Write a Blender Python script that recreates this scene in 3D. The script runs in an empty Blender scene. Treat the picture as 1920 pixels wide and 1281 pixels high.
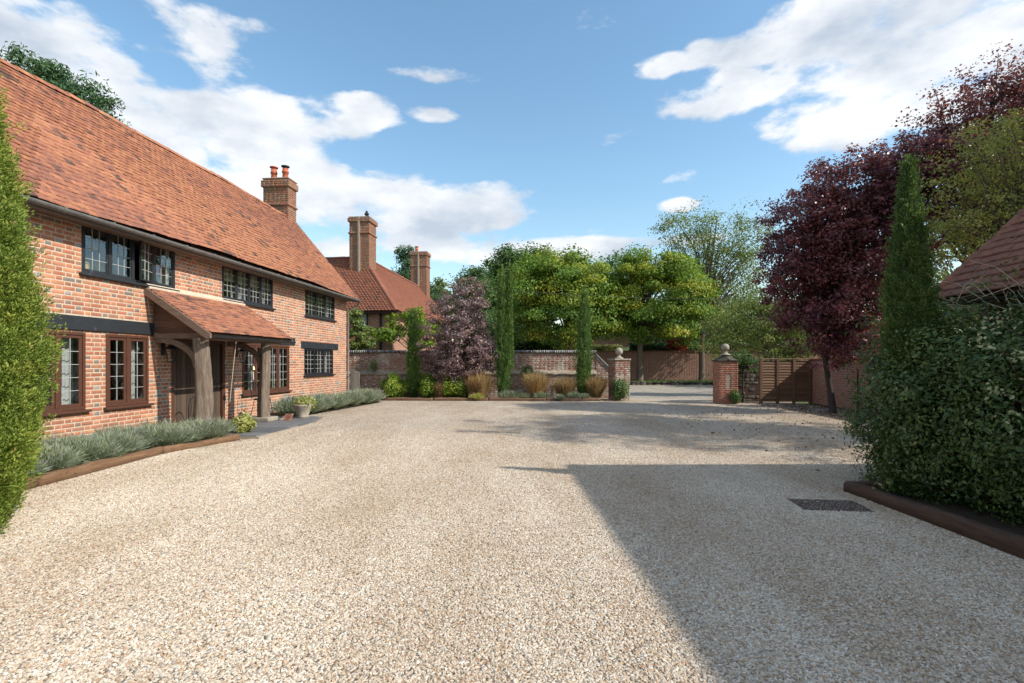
import bpy, math, random
import numpy as np
from mathutils import Matrix, Vector
rnd = random.Random(7); rng = np.random.default_rng(11)
S = bpy.context.scene; COL = S.collection
R = math.radians
EYE = 1.45; F = 960.0; HZ = 680.0
# ---------------------------------------------------------------- camera
cd = bpy.data.cameras.new('camera'); cam = bpy.data.objects.new('camera', cd); COL.objects.link(cam)
cam.location = (0, 0, EYE); cam.rotation_euler = (R(90), 0, 0)
cd.sensor_width = 36; cd.lens = 18.0; cd.shift_y = 0.0206; cd.clip_start = .05; cd.clip_end = 3000
S.camera = cam
# ---------------------------------------------------------------- sun, sky, exposure
SUN_H = Vector((-1.2, .42, 0)); SUN_EL = math.atan(1 / SUN_H.length)
ld = bpy.data.lights.new('sun', 'SUN'); ld.energy = 3.9; ld.angle = R(.55); ld.color = (1, .93, .82)
sun = bpy.data.objects.new('sun', ld); COL.objects.link(sun)
travel = Vector((-1.2, .42, -1)).normalized()
sun.rotation_euler = travel.to_track_quat('-Z', 'Y').to_euler()
S.view_settings.view_transform = 'Standard'; S.view_settings.look = 'None'
S.view_settings.gamma = 1; S.view_settings.use_curve_mapping = False
S.view_settings.exposure = 0.50
SKY_STR = 0.15
w = bpy.data.worlds.new('World'); S.world = w; w.use_nodes = True
NT = w.node_tree; NT.nodes.clear()
def wn(t, **k):
    n = NT.nodes.new(t)
    for a, b in k.items(): setattr(n, a, b)
    return n
def wm(op, a, b=None, c=None, clamp=False):
    n = wn('ShaderNodeMath', operation=op, use_clamp=clamp)
    for i, x in enumerate((a, b, c)):
        if x is None: continue
        if isinstance(x, (int, float)): n.inputs[i].default_value = x
        else: NT.links.new(x, n.inputs[i])
    return n.outputs[0]
out = wn('ShaderNodeOutputWorld'); bg = wn('ShaderNodeBackground'); bg.inputs[1].default_value = SKY_STR
NT.links.new(bg.outputs[0], out.inputs[0])
sky = wn('ShaderNodeTexSky', sky_type='NISHITA'); sky.sun_disc = False
sky.sun_elevation = SUN_EL; sky.sun_rotation = math.atan2(1.2, -.42)
sky.air_density = 1.25; sky.dust_density = .5; sky.ozone_density = 1.2
tc = wn('ShaderNodeTexCoord'); sep = wn('ShaderNodeSeparateXYZ'); NT.links.new(tc.outputs['Generated'], sep.inputs[0])
DX, DY, DZ = sep.outputs
AZ = wm('ARCTAN2', DX, DY); EL = wm('ARCSINE', DZ)
def cloud_noise(dz, scale, detail, seed):
    # clouds lie in a flat layer: noise in azimuth / elevation stretched sideways
    e2 = wm('ADD', EL, dz)
    cb = wn('ShaderNodeCombineXYZ')
    NT.links.new(wm('MULTIPLY', wm('SINE', AZ), 1.9), cb.inputs[0]); NT.links.new(wm('MULTIPLY', wm('COSINE', AZ), 1.9), cb.inputs[1])
    NT.links.new(wm('MULTIPLY', e2, 4.2), cb.inputs[2])
    n = wn('ShaderNodeTexNoise', noise_dimensions='4D'); n.inputs['W'].default_value = seed
    n.inputs['Scale'].default_value = scale; n.inputs['Detail'].default_value = detail; n.inputs['Roughness'].default_value = .55
    NT.links.new(cb.outputs[0], n.inputs['Vector']); return n.outputs[0]
CLOUDS = [(90,95,260,62,.62),(325,30,75,34,.45),(230,170,260,40,.55),(330,235,260,62,1.0),(655,205,75,26,.9),(540,220,110,30,.7),(440,330,190,60,.75),(800,385,165,38,.95),
          (640,370,170,48,.75),(640,425,230,30,.5),(843,142,70,15,.8),(812,213,45,11,.6),(600,465,60,14,.5),(1010,470,190,16,.75),(1190,458,90,11,.75),(1262,386,32,10,.8),(900,478,90,16,.6),
          (1300,188,60,24,.9),(1400,165,100,34,.95),(1480,75,130,45,.85),(1640,200,180,52,1.0),(1640,95,240,60,1.0),(1800,60,230,70,1.0),(1900,150,200,95,1.0),(1245,125,38,15,.55),(1345,110,70,14,.55),
          (2150,120,220,110,1.0),(-250,160,240,90,.9),(700,-260,380,110,.8),(1500,-300,300,90,.8)]
bias = None
for (px, py, rx, ry, st) in CLOUDS:
    a = math.atan((px - 960) / F); c = math.cos(a); e = math.atan((HZ - py) / F * c)
    wa = abs(math.atan((px + rx - 960) / F) - math.atan((px - rx - 960) / F)) / 2
    we = abs(math.atan((HZ - py + ry) / F * c) - math.atan((HZ - py - ry) / F * c)) / 2
    u = wm('DIVIDE', wm('SUBTRACT', AZ, a), wa * 1.45); v = wm('DIVIDE', wm('SUBTRACT', EL, e), we * 1.45)
    d = wm('ADD', wm('MULTIPLY', u, u), wm('MULTIPLY', v, v))
    b = wm('MULTIPLY', wm('SUBTRACT', 1, d), st * .62)
    bias = b if bias is None else wm('MAXIMUM', bias, b)
# far round the rest of the sky the same kind of cloud goes on
back = wm('MULTIPLY', wm('SUBTRACT', wm('ABSOLUTE', AZ), 1.15, clamp=True), 1.2)
gen = wm('MULTIPLY', wm('SUBTRACT', cloud_noise(0, .9, 2, 3.1), .5), 3.4)
gen = wm('SUBTRACT', wm('MULTIPLY', wm('MINIMUM', back, 1), wm('ADD', gen, .45)), .35)
bias = wm('MAXIMUM', wm('MAXIMUM', bias, gen), -.35)
n1 = cloud_noise(0, 3.4, 10, 0.0)
dens = wm('ADD', wm('MINIMUM', bias, .42), wm('MULTIPLY', wm('SUBTRACT', n1, .5), 3.0))
mr = wn('ShaderNodeMapRange', interpolation_type='SMOOTHSTEP'); mr.inputs[1].default_value = -.04; mr.inputs[2].default_value = .36
NT.links.new(dens, mr.inputs[0]); alpha = wm('MULTIPLY', mr.outputs[0], .93)
n2 = cloud_noise(.05, 2.2, 5, 0.0); n3 = cloud_noise(-.02, 2.2, 5, 0.0)
shade = wm('ADD', wm('MULTIPLY', wm('SUBTRACT', n3, n2), 3.4), .66, clamp=True)
cr = wn('ShaderNodeMix', data_type='RGBA')
cr.inputs['A'].default_value = (2.75, 3.1, 3.6, 1); cr.inputs['B'].default_value = (5.0, 5.06, 5.15, 1)
NT.links.new(shade, cr.inputs[0])
mx = wn('ShaderNodeMix', data_type='RGBA'); NT.links.new(alpha, mx.inputs[0])
hs = wn('ShaderNodeHueSaturation'); hs.inputs['Hue'].default_value = .492; hs.inputs['Saturation'].default_value = 1.12; hs.inputs['Value'].default_value = 1.0
NT.links.new(sky.outputs[0], hs.inputs['Color'])
NT.links.new(hs.outputs[0], mx.inputs['A']); NT.links.new(cr.outputs['Result'], mx.inputs['B'])
NT.links.new(mx.outputs['Result'], bg.inputs[0])

# ---------------------------------------------------------------- materials
def new_mat(name):
    m = bpy.data.materials.new(name); m.use_nodes = True; m.node_tree.nodes.clear(); return m
class G:
    def __init__(s, m): s.t = m.node_tree
    def n(s, t, **k):
        n = s.t.nodes.new(t)
        for a, b in k.items(): setattr(n, a, b)
        return n
    def l(s, a, b): s.t.links.new(a, b)
    def ramp(s, stops, fac, interp='LINEAR'):
        r = s.n('ShaderNodeValToRGB'); e = r.color_ramp; e.interpolation = interp
        while len(e.elements) < len(stops): e.elements.new(.5)
        for i, (p, c) in enumerate(stops):
            e.elements[i].position = p; e.elements[i].color = (*c, 1)
        s.l(fac, r.inputs[0]); return r.outputs[0]
    def noise(s, scale, detail=4, rough=.55, vec=None):
        n = s.n('ShaderNodeTexNoise'); n.inputs['Scale'].default_value = scale; n.inputs['Detail'].default_value = detail; n.inputs['Roughness'].default_value = rough
        if vec is None:
            g = s.n('ShaderNodeNewGeometry'); vec = g.outputs['Position']
        s.l(vec, n.inputs['Vector']); return n.outputs[0]
    def mix(s, f, a, b, mode='MIX'):
        m = s.n('ShaderNodeMix', data_type='RGBA', blend_type=mode)
        for sock, x in ((m.inputs[0], f), (m.inputs['A'], a), (m.inputs['B'], b)):
            if isinstance(x, (int, float)): sock.default_value = x
            elif isinstance(x, tuple): sock.default_value = (*x, 1)
            else: s.l(x, sock)
        return m.outputs['Result']
    def bump(s, h, st, dist=.01):
        b = s.n('ShaderNodeBump'); b.inputs['Strength'].default_value = st; b.inputs['Distance'].default_value = dist
        s.l(h, b.inputs['Height']); return b.outputs[0]
    def stretch(s, v):
        g = s.n('ShaderNodeNewGeometry'); m = s.n('ShaderNodeMapping'); m.inputs['Scale'].default_value = v
        s.l(g.outputs['Position'], m.inputs[0]); return m.outputs[0]
    def attr(s, name='v'):
        a = s.n('ShaderNodeAttribute'); a.attribute_name = name; return a.outputs['Fac']
def surf(name, stops, rough=.85, nscale=6, nmix=.25, dark=(.5,.5,.5), light=(1.15,1.12,1.05), bscale=60, bst=.3, spec=.3, attr=True, stretch=None, metal=0, interp='LINEAR', wear=None):
    """piece colour from attribute v (or noise), fine grain, bump"""
    m = new_mat(name); g = G(m)
    vec = g.stretch(stretch) if stretch else None
    fac = g.attr() if attr else g.noise(nscale, 3, vec=vec)
    c = g.ramp(stops, fac, interp)
    nz = g.noise(nscale * 2.5, 6, .65, vec)
    tone = g.ramp([(.3, dark), (.7, light)], nz)
    c = g.mix(nmix, c, g.mix(1, c, tone, 'MULTIPLY'))
    if wear:
        wf = g.ramp([(wear[1], (0,0,0)), (wear[1] + .12, (1,1,1))], g.noise(wear[2], 6, .6))
        c = g.mix(wf, c, wear[0])
    p = g.n('ShaderNodeBsdfPrincipled'); g.l(c, p.inputs['Base Color'])
    p.inputs['Roughness'].default_value = rough; p.inputs['Specular IOR Level'].default_value = spec; p.inputs['Metallic'].default_value = metal
    if bst: g.l(g.bump(g.noise(bscale, 5, .6, vec), bst), p.inputs['Normal'])
    o = g.n('ShaderNodeOutputMaterial'); g.l(p.outputs[0], o.inputs[0]); return m
def leafmat(name, stops, trans=.35, rough=.55, spec=.3, nscale=.7):
    m = new_mat(name); g = G(m)
    c = g.ramp(stops, g.attr())
    nz = g.noise(nscale, 3)
    c = g.mix(.6, c, g.mix(1, c, g.ramp([(.35, (.7,.78,.8)), (.65, (1.2,1.12,.95))], nz), 'MULTIPLY'))
    p = g.n('ShaderNodeBsdfPrincipled'); g.l(c, p.inputs['Base Color']); p.inputs['Roughness'].default_value = rough; p.inputs['Specular IOR Level'].default_value = spec
    t = g.n('ShaderNodeBsdfTranslucent'); g.l(g.mix(1, c, (1.25,1.25,.75), 'MULTIPLY'), t.inputs[0])
    x = g.n('ShaderNodeMixShader'); x.inputs[0].default_value = trans
    g.l(p.outputs[0], x.inputs[1]); g.l(t.outputs[0], x.inputs[2])
    o = g.n('ShaderNodeOutputMaterial'); g.l(x.outputs[0], o.inputs[0]); return m
BR = [(0,(.53,.22,.125)),(.22,(.43,.17,.105)),(.42,(.60,.29,.17)),(.6,(.38,.155,.10)),(.74,(.56,.26,.155)),(.82,(.28,.18,.14)),(.9,(.25,.22,.20)),(1,(.40,.38,.35))]
M = {}
M['brick'] = surf('orange_red_brick', BR, nmix=.8, nscale=1.1, bst=.5, bscale=90, dark=(.55,.53,.52), light=(1.15,1.12,1.08))
M['mortar'] = surf('cream_mortar', [(0,(.56,.46,.35)),(1,(.66,.57,.45))], attr=False, bst=.4, nmix=.8, dark=(.62,.6,.58), light=(1.08,1.06,1.04))
M['brick_old'] = surf('weathered_brick', [(0,(.26,.11,.08)),(.3,(.36,.17,.12)),(.55,(.28,.18,.15)),(.75,(.40,.22,.16)),(.9,(.38,.32,.28)),(1,(.50,.46,.41))], nmix=.6, bst=.6, wear=((.50,.46,.40),.52,2.2))
M['mortar_old'] = surf('old_mortar', [(0,(.28,.23,.18)),(1,(.46,.40,.33))], attr=False, bst=.6)
M['brick_far'] = surf('red_far_brick', [(0,(.20,.075,.05)),(.5,(.27,.10,.065)),(1,(.17,.09,.075))], nmix=.6)
M['brick_right'] = surf('sound_red_brick', [(0,(.36,.15,.10)),(.4,(.45,.20,.13)),(.8,(.34,.15,.11)),(1,(.42,.27,.20))], nmix=.5)
M['brick_chim'] = surf('chimney_brick', [(0,(.36,.15,.08)),(.4,(.30,.15,.10)),(.7,(.24,.15,.11)),(1,(.40,.24,.15))], nmix=.6)
TI = [(0,(.46,.21,.12)),(.25,(.40,.17,.10)),(.5,(.33,.14,.095)),(.66,(.25,.12,.09)),(.82,(.17,.09,.07)),(1,(.085,.07,.065))]
M['tile'] = surf('clay_tile', TI, nmix=.75, bst=.5, nscale=5, bscale=70, wear=((.36,.30,.20),.66,14))
M['tile_b'] = surf('brown_clay_tile', [(0,(.25,.095,.06)),(.4,(.31,.125,.08)),(.7,(.21,.095,.07)),(1,(.13,.08,.07))], nmix=.6, bst=.5)
M['tile_g'] = surf('mossy_clay_tile', [(0,(.22,.105,.075)),(.5,(.27,.125,.085)),(1,(.16,.105,.09))], nmix=.7, bst=.6, wear=((.30,.24,.19),.66,22))
M['deck'] = surf('roof_underlay', [(0,(.05,.03,.025)),(1,(.08,.045,.035))], attr=False)
M['black_wood'] = surf('black_painted_timber', [(0,(.018,.02,.024)),(1,(.04,.046,.055))], attr=False, rough=.5, nmix=.5, stretch=(8,1.2,8), bst=.5, bscale=20, wear=((.09,.10,.115),.62,7))
M['black_metal'] = surf('black_painted_metal', [(0,(.015,.016,.02)),(1,(.03,.03,.035))], attr=False, rough=.4)
M['brown'] = surf('dark_brown_window_timber', [(0,(.085,.036,.024)),(1,(.12,.055,.036))], attr=False, rough=.45, nmix=.4, stretch=(4,4,1), bst=.15)
M['oak'] = surf('weathered_oak', [(0,(.08,.055,.042)),(.45,(.19,.145,.115)),(.7,(.27,.22,.18)),(1,(.38,.30,.24))], attr=False, nscale=11, stretch=(3,3,.3), bst=1, bscale=14, nmix=.85)
M['oak_h'] = surf('weathered_horizontal_oak', [(0,(.14,.09,.065)),(.5,(.21,.145,.11)),(1,(.30,.22,.17))], attr=False, nscale=5, stretch=(.6,4,6), bst=.6, bscale=20, nmix=.6)
M['siding'] = surf('brown_siding', [(0,(.11,.058,.038)),(1,(.17,.095,.065))], rough=.7, nmix=.6, stretch=(1,6,8), bst=.3)
M['door'] = surf('oak_door_plank', [(0,(.075,.052,.04)),(1,(.13,.09,.065))], rough=.7, nmix=.7, stretch=(6,6,.6), bst=.4)
M['lead'] = surf('pale_lead_came', [(0,(.34,.34,.34)),(1,(.46,.46,.45))], attr=False, rough=.6, bst=0)
M['gutter'] = surf('grey_lead_gutter', [(0,(.10,.10,.10)),(1,(.26,.26,.255))], attr=False, rough=.55, bst=.3, nmix=.6)
M['pipe'] = surf('grey_brown_pipe', [(0,(.14,.115,.10)),(1,(.22,.19,.17))], attr=False, rough=.55)
M['terracotta'] = surf('terracotta_pot', [(0,(.42,.11,.06)),(1,(.5,.15,.08))], attr=False, rough=.6)
M['stone'] = surf('lichened_stone', [(0,(.24,.21,.17)),(.5,(.38,.34,.28)),(1,(.5,.46,.39))], attr=False, nscale=7, nmix=.7, bst=.8, bscale=40)
M['ledge'] = surf('rendered_ledge', [(0,(.20,.17,.13)),(.5,(.33,.28,.22)),(1,(.46,.41,.34))], attr=False, nscale=3, nmix=.7, bst=.9, bscale=25)
M['coping'] = surf('blue_grey_coping_brick', [(0,(.18,.19,.2)),(.5,(.30,.31,.32)),(1,(.42,.42,.41))], nmix=.5, bst=.4)
M['sleeper'] = surf('brown_sleeper', [(0,(.11,.06,.035)),(.5,(.20,.115,.065)),(1,(.30,.19,.11))], attr=False, nscale=4, stretch=(5,.5,5), nmix=.7, bst=.7, bscale=18)
M['sleeper_x'] = surf('brown_sleeper_across', [(0,(.11,.06,.04)),(.5,(.19,.115,.075)),(1,(.27,.18,.12))], attr=False, nscale=4, stretch=(.5,5,5), nmix=.7, bst=.7, bscale=18)
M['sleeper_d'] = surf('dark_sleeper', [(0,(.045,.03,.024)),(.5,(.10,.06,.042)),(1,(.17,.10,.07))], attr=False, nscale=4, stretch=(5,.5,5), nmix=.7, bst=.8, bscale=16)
M['soil'] = surf('dark_soil', [(0,(.035,.025,.018)),(1,(.09,.065,.045))], attr=False, nscale=10, bst=1, bscale=60)
M['slate'] = surf('grey_flagstone', [(0,(.10,.105,.115)),(1,(.18,.18,.185))], rough=.6, nmix=.5, bst=.4)
M['fence'] = surf('brown_fence_board', [(0,(.16,.095,.06)),(1,(.27,.17,.11))], rough=.8, nmix=.6, stretch=(1,4,9), bst=.4)
M['greywood'] = surf('silver_grey_wood', [(0,(.2,.17,.145)),(1,(.3,.27,.235))], rough=.8, nmix=.6, stretch=(8,8,.8), bst=.5)
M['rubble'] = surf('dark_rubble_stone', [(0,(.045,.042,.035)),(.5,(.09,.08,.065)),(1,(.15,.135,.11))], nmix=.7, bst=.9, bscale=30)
M['bark'] = surf('brown_bark', [(0,(.07,.055,.04)),(1,(.17,.14,.105))], attr=False, nscale=5, stretch=(3,3,.6), bst=1, bscale=20)
M['bark_d'] = surf('dark_bark', [(0,(.03,.024,.022)),(1,(.075,.06,.052))], attr=False, nscale=5, stretch=(3,3,.6), bst=1, bscale=20)
M['curtain'] = surf('off_white_curtain', [(0,(.6,.6,.6)),(1,(.72,.71,.68))], attr=False, bst=0, nmix=.1)
M['blind'] = surf('beige_blind', [(0,(.55,.43,.25)),(1,(.68,.56,.36))], attr=False, stretch=(1,1,14), bst=0)
M['pink'] = surf('pink_lampshade_cloth', [(0,(.75,.05,.11)),(1,(.85,.09,.16))], attr=False, bst=0)
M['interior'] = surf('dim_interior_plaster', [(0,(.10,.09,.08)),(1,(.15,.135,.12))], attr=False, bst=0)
M['brass'] = surf('brass', [(0,(.55,.42,.2)),(1,(.65,.5,.26))], attr=False, rough=.35, metal=.9, bst=0)
M['rope'] = surf('pale_rope', [(0,(.45,.36,.26)),(1,(.55,.45,.33))], attr=False, bst=0)
M['white'] = surf('white_paper', [(0,(.7,.7,.68)),(1,(.78,.78,.76))], attr=False, bst=0)
M['yellowbox'] = surf('pale_yellow_box', [(0,(.6,.42,.16)),(1,(.68,.5,.22))], attr=False, bst=0)
M['rust'] = surf('rust_brown_plate', [(0,(.07,.05,.045)),(1,(.13,.085,.07))], attr=False, nscale=8, nmix=.8, bst=.6)
M['road'] = surf('pale_asphalt', [(0,(.24,.215,.185)),(.5,(.35,.315,.27)),(1,(.46,.42,.35))], attr=False, nscale=1.2, nmix=.6, bst=.6, bscale=60)
M['grass_g'] = surf('turf', [(0,(.04,.075,.025)),(1,(.075,.12,.04))], attr=False, nscale=2, bst=.8)
M['field'] = surf('field', [(0,(.06,.09,.03)),(1,(.11,.14,.05))], attr=False, nscale=.2, bst=.5)
def glass():
    m = new_mat('window_glass'); g = G(m)
    gl = g.n('ShaderNodeBsdfGlossy'); gl.inputs['Roughness'].default_value = .02; gl.inputs[0].default_value = (.9,.95,1,1)
    tr = g.n('ShaderNodeBsdfTransparent'); tr.inputs[0].default_value = (.86,.89,.89,1)
    fr = g.n('ShaderNodeLayerWeight'); fr.inputs['Blend'].default_value = .5
    pw = g.n('ShaderNodeMath', operation='POWER'); g.l(fr.outputs['Facing'], pw.inputs[0]); pw.inputs[1].default_value = 2.6
    ma = g.n('ShaderNodeMath', operation='MULTIPLY_ADD'); g.l(pw.outputs[0], ma.inputs[0]); ma.inputs[1].default_value = .75; ma.inputs[2].default_value = .05; fr = ma
    mm = g.n('ShaderNodeMixShader'); g.l(fr.outputs[0], mm.inputs[0]); g.l(tr.outputs[0], mm.inputs[1]); g.l(gl.outputs[0], mm.inputs[2])
    g.l(g.bump(g.noise(3, 2), .25, .05), gl.inputs['Normal'])
    o = g.n('ShaderNodeOutputMaterial'); g.l(mm.outputs[0], o.inputs[0]); return m
M['glass'] = glass()
def gravel_mat(inst):
    m = new_mat('gravel_pebbles' if inst else 'gravel_ground'); g = G(m)
    stops = [(0,(.56,.52,.46)),(.2,(.47,.41,.33)),(.38,(.64,.61,.56)),(.52,(.36,.29,.22)),(.64,(.52,.46,.39)),(.74,(.42,.29,.18)),(.84,(.26,.23,.20)),(.93,(.70,.69,.66)),(1,(.34,.19,.11))]
    if inst:
        oi = g.n('ShaderNodeObjectInfo'); c = g.ramp(stops, oi.outputs['Random'])
        bmp = g.bump(g.noise(150, 3), .4, .004)
    else:
        geo = g.n('ShaderNodeNewGeometry')
        vo = g.n('ShaderNodeTexVoronoi'); vo.inputs['Scale'].default_value = 58; g.l(geo.outputs['Position'], vo.inputs['Vector'])
        sp = g.n('ShaderNodeSeparateColor'); g.l(vo.outputs['Color'], sp.inputs[0])
        c = g.ramp(stops, sp.outputs[0])
        gap = g.ramp([(.55, (1,1,1)), (.95, (.32,.27,.22))], vo.outputs['Distance'])
        c = g.mix(.85, c, g.mix(1, c, gap, 'MULTIPLY'))
        inv = g.n('ShaderNodeMath', operation='SUBTRACT'); inv.inputs[0].default_value = 1; g.l(vo.outputs['Distance'], inv.inputs[1])
        bmp = g.bump(inv.outputs[0], 1.0, .02)
    big = g.noise(.5, 6, .62, g.stretch((1.5,.55,1))); c = g.mix(1, c, g.ramp([(.34, (.90,.81,.70)), (.47, (1.02,.96,.88)), (.62, (1.16,1.13,1.07))], big), 'MULTIPLY')
    p = g.n('ShaderNodeBsdfPrincipled'); g.l(c, p.inputs['Base Color']); p.inputs['Roughness'].default_value = .8; p.inputs['Specular IOR Level'].default_value = .25
    g.l(bmp, p.inputs['Normal']); o = g.n('ShaderNodeOutputMaterial'); g.l(p.outputs[0], o.inputs[0]); return m
M['gravel'] = gravel_mat(False); M['pebble'] = gravel_mat(True)
# foliage
M['l_conifer'] = leafmat('golden_conifer_leaf', [(0, (0.104, 0.169, 0.036)), (0.4, (0.193, 0.286, 0.054)), (0.75, (0.297, 0.377, 0.072)), (0.95, (0.4455, 0.442, 0.108)), (1, (0.5049, 0.312, 0.156))], .25)
M['l_cypress'] = leafmat('pencil_cypress_leaf', [(0, (0.06, 0.1275, 0.0375)), (0.5, (0.1275, 0.225, 0.06)), (1, (0.21, 0.33, 0.0825))], .25)
M['l_cypress_d'] = leafmat('dark_juniper_leaf', [(0, (0.055, 0.10, 0.035)), (0.5, (0.10, 0.17, 0.055)), (1, (0.2, 0.28, 0.08))], .3)
M['l_pine'] = leafmat('blue_green_conifer_leaf', [(0, (0.039, 0.091, 0.0455)), (0.5, (0.065, 0.143, 0.065)), (1, (0.13, 0.221, 0.091))], .2)
M['l_purple'] = leafmat('dark_purple_leaf', [(0,(.10,.045,.062)),(.45,(.16,.058,.082)),(.8,(.27,.075,.09)),(.96,(.38,.12,.11)),(1,(.42,.34,.14))], .4, .35, .6)
M['l_silver'] = leafmat('mauve_leaf', [(0,(.15,.085,.10)),(.5,(.26,.17,.185)),(.85,(.36,.27,.28)),(1,(.24,.06,.08))], .3, .4, .5)
M['l_lime'] = leafmat('yellow_green_leaf', [(0, (0.0754, 0.1535, 0.0359)), (0.35, (0.1358, 0.2456, 0.043)), (0.65, (0.2564, 0.3376, 0.0503)), (0.9, (0.4524, 0.4297, 0.0574)), (1, (0.573, 0.445, 0.0718))], .4)
M['l_green'] = leafmat('mid_green_leaf', [(0, (0.049, 0.105, 0.042)), (0.5, (0.091, 0.168, 0.056)), (1, (0.168, 0.252, 0.077))], .35)
M['l_pale'] = leafmat('pale_green_leaf', [(0, (0.1, 0.15, 0.0562)), (0.5, (0.175, 0.2375, 0.075)), (0.85, (0.275, 0.3125, 0.1)), (1, (0.425, 0.275, 0.1))], .4)
M['l_olive'] = leafmat('olive_yellow_leaf', [(0, (0.1519, 0.1856, 0.0591)), (0.5, (0.3038, 0.3206, 0.1013)), (0.85, (0.4725, 0.4388, 0.135)), (1, (0.5906, 0.2869, 0.1181))], .4)
M['l_red'] = leafmat('red_leaf', [(0,(.30,.03,.03)),(.6,(.5,.07,.06)),(1,(.45,.22,.12))], .4)
M['l_bush'] = leafmat('glossy_dark_green_leaf', [(0, (0.0382, 0.0731, 0.0234)), (0.5, (0.0765, 0.134, 0.041)), (0.8, (0.1275, 0.1888, 0.0527)), (0.95, (0.255, 0.268, 0.0936)), (1, (0.3315, 0.1949, 0.0936))], .25, .4, .4)
M['l_varieg'] = leafmat('cream_edged_leaf', [(0,(.14,.2,.08)),(.5,(.36,.38,.2)),(1,(.55,.54,.36))], .25)
M['l_lav'] = leafmat('grey_lavender_leaf', [(0, (0.1478, 0.1936, 0.1188)), (0.5, (0.2587, 0.3086, 0.2138)), (0.8, (0.3696, 0.4114, 0.3208)), (0.95, (0.4189, 0.3993, 0.4752)), (1, (0.3696, 0.2662, 0.4277))], .2)
M['l_tan'] = leafmat('straw_grass_leaf', [(0,(.25,.16,.08)),(.5,(.42,.28,.15)),(.85,(.52,.39,.22)),(1,(.2,.2,.08))], .3)
M['l_fresh'] = leafmat('bright_green_leaf', [(0,(.10,.18,.03)),(.6,(.2,.32,.045)),(1,(.4,.42,.07))], .45)
M['l_yel'] = leafmat('yellow_leaf', [(0,(.22,.26,.06)),(.6,(.42,.42,.13)),(1,(.6,.58,.32))], .35)
M['l_brown'] = leafmat('fallen_leaf', [(0,(.08,.045,.03)),(.6,(.17,.09,.05)),(1,(.3,.18,.08))], .2)
M['l_grass'] = leafmat('grass_blade', [(0,(.06,.12,.025)),(1,(.14,.22,.05))], .3)

# ---------------------------------------------------------------- object helpers
def tag(o, label=None, cat=None, group=None, kind=None):
    if label: o['label'] = label
    if cat: o['category'] = cat
    if group: o['group'] = group
    if kind: o['kind'] = kind
    return o
def empty(name, label, cat, loc=(0,0,0), rz=0, group=None):
    o = bpy.data.objects.new(name, None); COL.objects.link(o); o.location = loc; o.rotation_euler = (0,0,rz); o.empty_display_size = .2
    return tag(o, label, cat, group)
def link(name, me, mat=None, parent=None):
    if mat is not None and not me.materials: me.materials.append(mat)
    o = bpy.data.objects.new(name, me); COL.objects.link(o)
    if parent: o.parent = parent
    return o
def np_mesh(name, V, Fc, vals=None):
    me = bpy.data.meshes.new(name); V = np.asarray(V, np.float32); Fc = np.asarray(Fc, np.int32); k = Fc.shape[1]; m = len(Fc)
    me.vertices.add(len(V)); me.vertices.foreach_set('co', V.ravel())
    me.loops.add(m * k); me.loops.foreach_set('vertex_index', Fc.ravel())
    me.polygons.add(m); me.polygons.foreach_set('loop_start', np.arange(0, m * k, k, dtype=np.int32))
    me.update(calc_edges=True)
    if vals is not None:
        a = me.attributes.new('v', 'FLOAT', 'FACE'); a.data.foreach_set('value', np.asarray(vals, np.float32))
    return me
def inst(name, tv, tf, T, Rm, Sc, vals, mat, parent=None):
    tv = np.asarray(tv, np.float32); tf = np.asarray(tf, np.int32); T = np.asarray(T, np.float32); N = len(T); k = len(tv)
    Sc = np.asarray(Sc, np.float32)
    if Sc.ndim == 1: Sc = np.repeat(Sc[:, None], 3, 1)
    V = np.einsum('nij,nkj->nki', np.asarray(Rm, np.float32), tv[None] * Sc[:, None, :]) + T[:, None, :]
    Fc = (tf[None] + (np.arange(N) * k)[:, None, None]).reshape(-1, tf.shape[1])
    return link(name, np_mesh(name, V.reshape(-1, 3), Fc, np.repeat(np.asarray(vals), len(tf))), mat, parent)
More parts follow.
